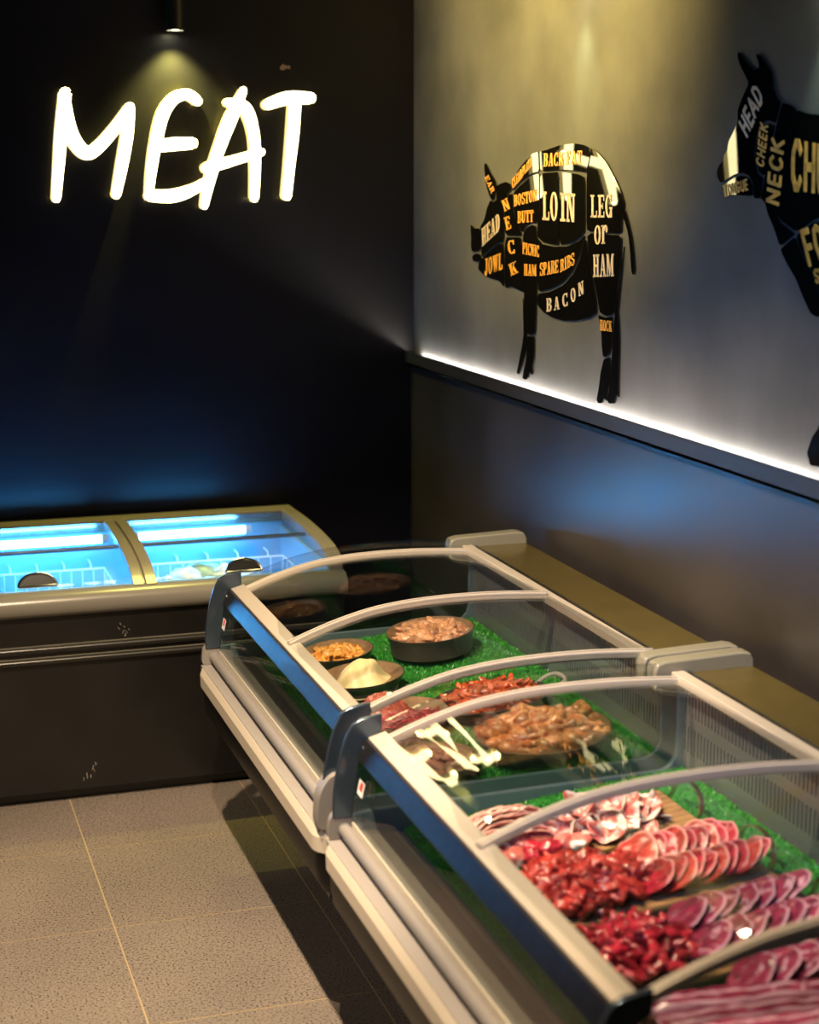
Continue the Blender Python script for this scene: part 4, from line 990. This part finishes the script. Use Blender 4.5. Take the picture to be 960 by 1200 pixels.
F2 = board(2.965, 1.19, 1.735, .235, 'wooden board with brass loop, carrying diced red meat and fanned steaks')
F3 = board(2.675, 1.19, 1.740, .235, 'wooden board carrying crimson meat and purple slices, third from the far end')
F4 = board(2.395, 1.19, 1.740, .235, 'wooden board nearest the camera, carrying long streaky strips', False)
def place(name, me, F, x, y, z, rx, ry, rz, label, cat, group, s=1.0):
    M = F @ Matrix.Translation((x, y, z)) @ Matrix.Rotation(rz, 4, 'Z') @ Matrix.Rotation(ry, 4, 'Y') @ Matrix.Rotation(rx, 4, 'X')
    return link(name, me, M.translation, M.to_euler(), label, cat, group, s)
rn = random.Random(21)
# row 1 left: folded belly slices
bands = [(.04, .10), (.36, .06), (.68, .06), (.98, .11)]
bel = [strip_mesh('belly', i, [(-.105, .004), (-.085, .030+.004*i), (-.04, .048), (.02, .046-.004*i), (.07, .030), (.105, .003)], .055, .005, bands) for i in range(5)]
for i in range(11):
    a = i/10
    place('belly_slice', bel[i % 5], F1, -.165+.012*math.sin(i*2.1), .085-.155*a, .004+.022*math.sin(math.pi*a), -.55, 0, .35+.06*math.sin(i*1.7), 'pink and white striped belly slice draped in the heap beside the front rail', 'meat', 'belly slices')
heap(F1 @ Matrix.Translation((-.165, .0, 0)), 10, .085, .075, .012, .012, chunks('belly', (.045, .03, .018), seed=5), 'pink belly offcut under the draped slices', 'meat', 'belly offcuts', 'belly_offcut', 30, tilt=.2)
# row 1 right: white marbled folded pork
pw = [slice_mesh('pork_white', i, .042, .028, .006, .020*(-1)**i, 1, .30, .10, wav=.016) for i in range(6)]
for i in range(38):
    q = (i+.5)/38; r = math.sqrt(q); a = i*2.4
    place('pork_fold', pw[i % 6], F1, .075+.125*r*math.cos(a), -.015+.085*r*math.sin(a), .014+.034*(1-r*r), rn.uniform(-.9, .9), rn.uniform(-.6, .6), rn.uniform(0, 6.28), 'white-marbled pink pork fold in the heap by the first brass loop', 'meat', 'marbled pork folds')
# pale and dark chunks at the left end of row 1/2
pc = chunks('pork_white', (.030, .024, .020), seed=6, n=4); dc = chunks('crimson_meat', (.026, .022, .020), seed=7, n=4)
for i, (x, y, k) in enumerate(((-.225, -.085, 0), (-.18, -.10, 0), (-.13, -.075, 1), (-.095, -.095, 1), (-.06, -.085, 0), (-.15, -.115, 1), (-.20, -.055, 0), (-.03, -.095, 0))):
    place('meat_chunk', (dc if k else pc)[i % 4], F1, x, y, .022, 0, 0, i, ('dark red' if k else 'pale pink fatty') + ' meat chunk between the belly slices and the diced meat', 'meat', 'chunks between the first two boards')
# row 2 left: diced red meat
heap(F2 @ Matrix.Translation((-.135, 0, 0)), 26, .115, .10, .012, .020, chunks('red_meat', (.024, .019, .017), seed=9, n=6, amp=.35), 'red meat dice in the lower layer of the heap on the second board', 'meat', 'diced red meat, lower layer', 'meat_dice', 31, tilt=1.2)
heap(F2 @ Matrix.Translation((-.125, 0, 0)), 84, .140, .108, .026, .040, chunks('red_meat', (.030, .0150, .012), seed=8, n=8, amp=.6, freq=1.25), 'bright red meat dice on top of the heap on the second board', 'meat', 'diced red meat', 'meat_dice', 32, tilt=1.2)
# row 2 right: two fans of steaks with fat edges
fs_ = [slice_mesh('red_meat', 50+i, .056, .052, .0065, .006, 0, .075, 0, wav=.004) for i in range(4)]
fr_ = [slice_mesh('crimson_meat', 60+i, .054, .050, .0065, .006, 0, .075, 0, wav=.004) for i in range(4)]
for row, (y0, n, x0, x1) in enumerate(((.058, 9, .030, .215), (-.052, 10, .02, .235))):
    for i in range(n):
        q = i/(n-1)
        place('fanned_steak', (fr_ if (i+row) % 3 else fs_)[i % 4], F2, x0+(x1-x0)*q, y0-.010*q+.004*math.sin(i*2.2), .034, .08*math.sin(i*3.1), -.50+.06*math.sin(i*1.9), .16*math.sin(i*1.3)+(.35 if row == 0 else -.05), 'red steak slice with white fat edge, in the ' + ('back' if row == 0 else 'front') + ' fan on the second board', 'meat', 'fanned steaks on the second board, ' + ('back' if row == 0 else 'front') + ' row')
# row 3 left: crimson heap
heap(F3 @ Matrix.Translation((-.15, -.01, 0)), 22, .095, .085, .012, .020, chunks('crimson_meat', (.026, .02, .017), seed=11, n=5, amp=.35), 'crimson meat lump in the lower layer of the heap on the third board', 'meat', 'crimson meat, lower layer', 'meat_lump', 33, tilt=1)
heap(F3 @ Matrix.Translation((-.15, -.01, 0)), 70, .115, .105, .022, .052, variants(6, lambda i: curl_mesh('crimson_meat', 140+i, .058, .0115, 1.3, .7, wob=.5)), 'crimson meat strip on top of the heap on the third board', 'meat', 'crimson meat strips', 'meat_strip', 34, tilt=.9)
# row 3 right: purple slices overlapping
ps = [slice_mesh('purple_meat', 70+i, .050, .056, .010, .004, 0, .07, .02, wav=.006) for i in range(5)]
for row, (y0, n) in enumerate(((.058, 7), (-.050, 7))):
    for i in range(n):
        q = i/(n-1)
        place('purple_slice', ps[(i+row*2) % 5], F3, -.005+.235*q, y0+.010*q, .034, .1, -.42+.06*math.sin(i*2.7), -.60+.16*math.sin(i*2), 'purple-red meat slice in the ' + ('back' if row == 0 else 'front') + ' row on the third board', 'meat', 'purple slices on the third board, ' + ('back' if row == 0 else 'front') + ' row')
# row 4: long streaky strips, a few slices and a marbled block
for i in range(5):
    place('purple_slice', ps[i], F4, .0+.05*i, .085, .030, .1, -.45, -.5, 'purple slice at the back edge of the nearest board', 'meat', 'slices on the nearest board')
ls = [strip_mesh('purple_meat', 20+i, [(-.17, .004), (-.09, .010), (0, .012), (.09, .010), (.17, .003)], .040, .022, [(.08, .12), (.62, .07)], .006) for i in range(4)]
for i in range(6):
    place('long_strip', ls[i % 4], F4, -.07+.008*(i % 3), .03-.028*i, .022+.014*(i % 2), .25, .0, -.28, 'long purple streaky meat strip lying across the nearest board', 'meat', 'long strips on the nearest board')
blk = chunks('pork_white', (.062, .05, .038), seed=14, n=1)[0]
place('marbled_block', blk, F4, .19, -.055, .036, 0, .2, .4, 'marbled pink meat block at the right end of the nearest board', 'meat', 'marbled block')
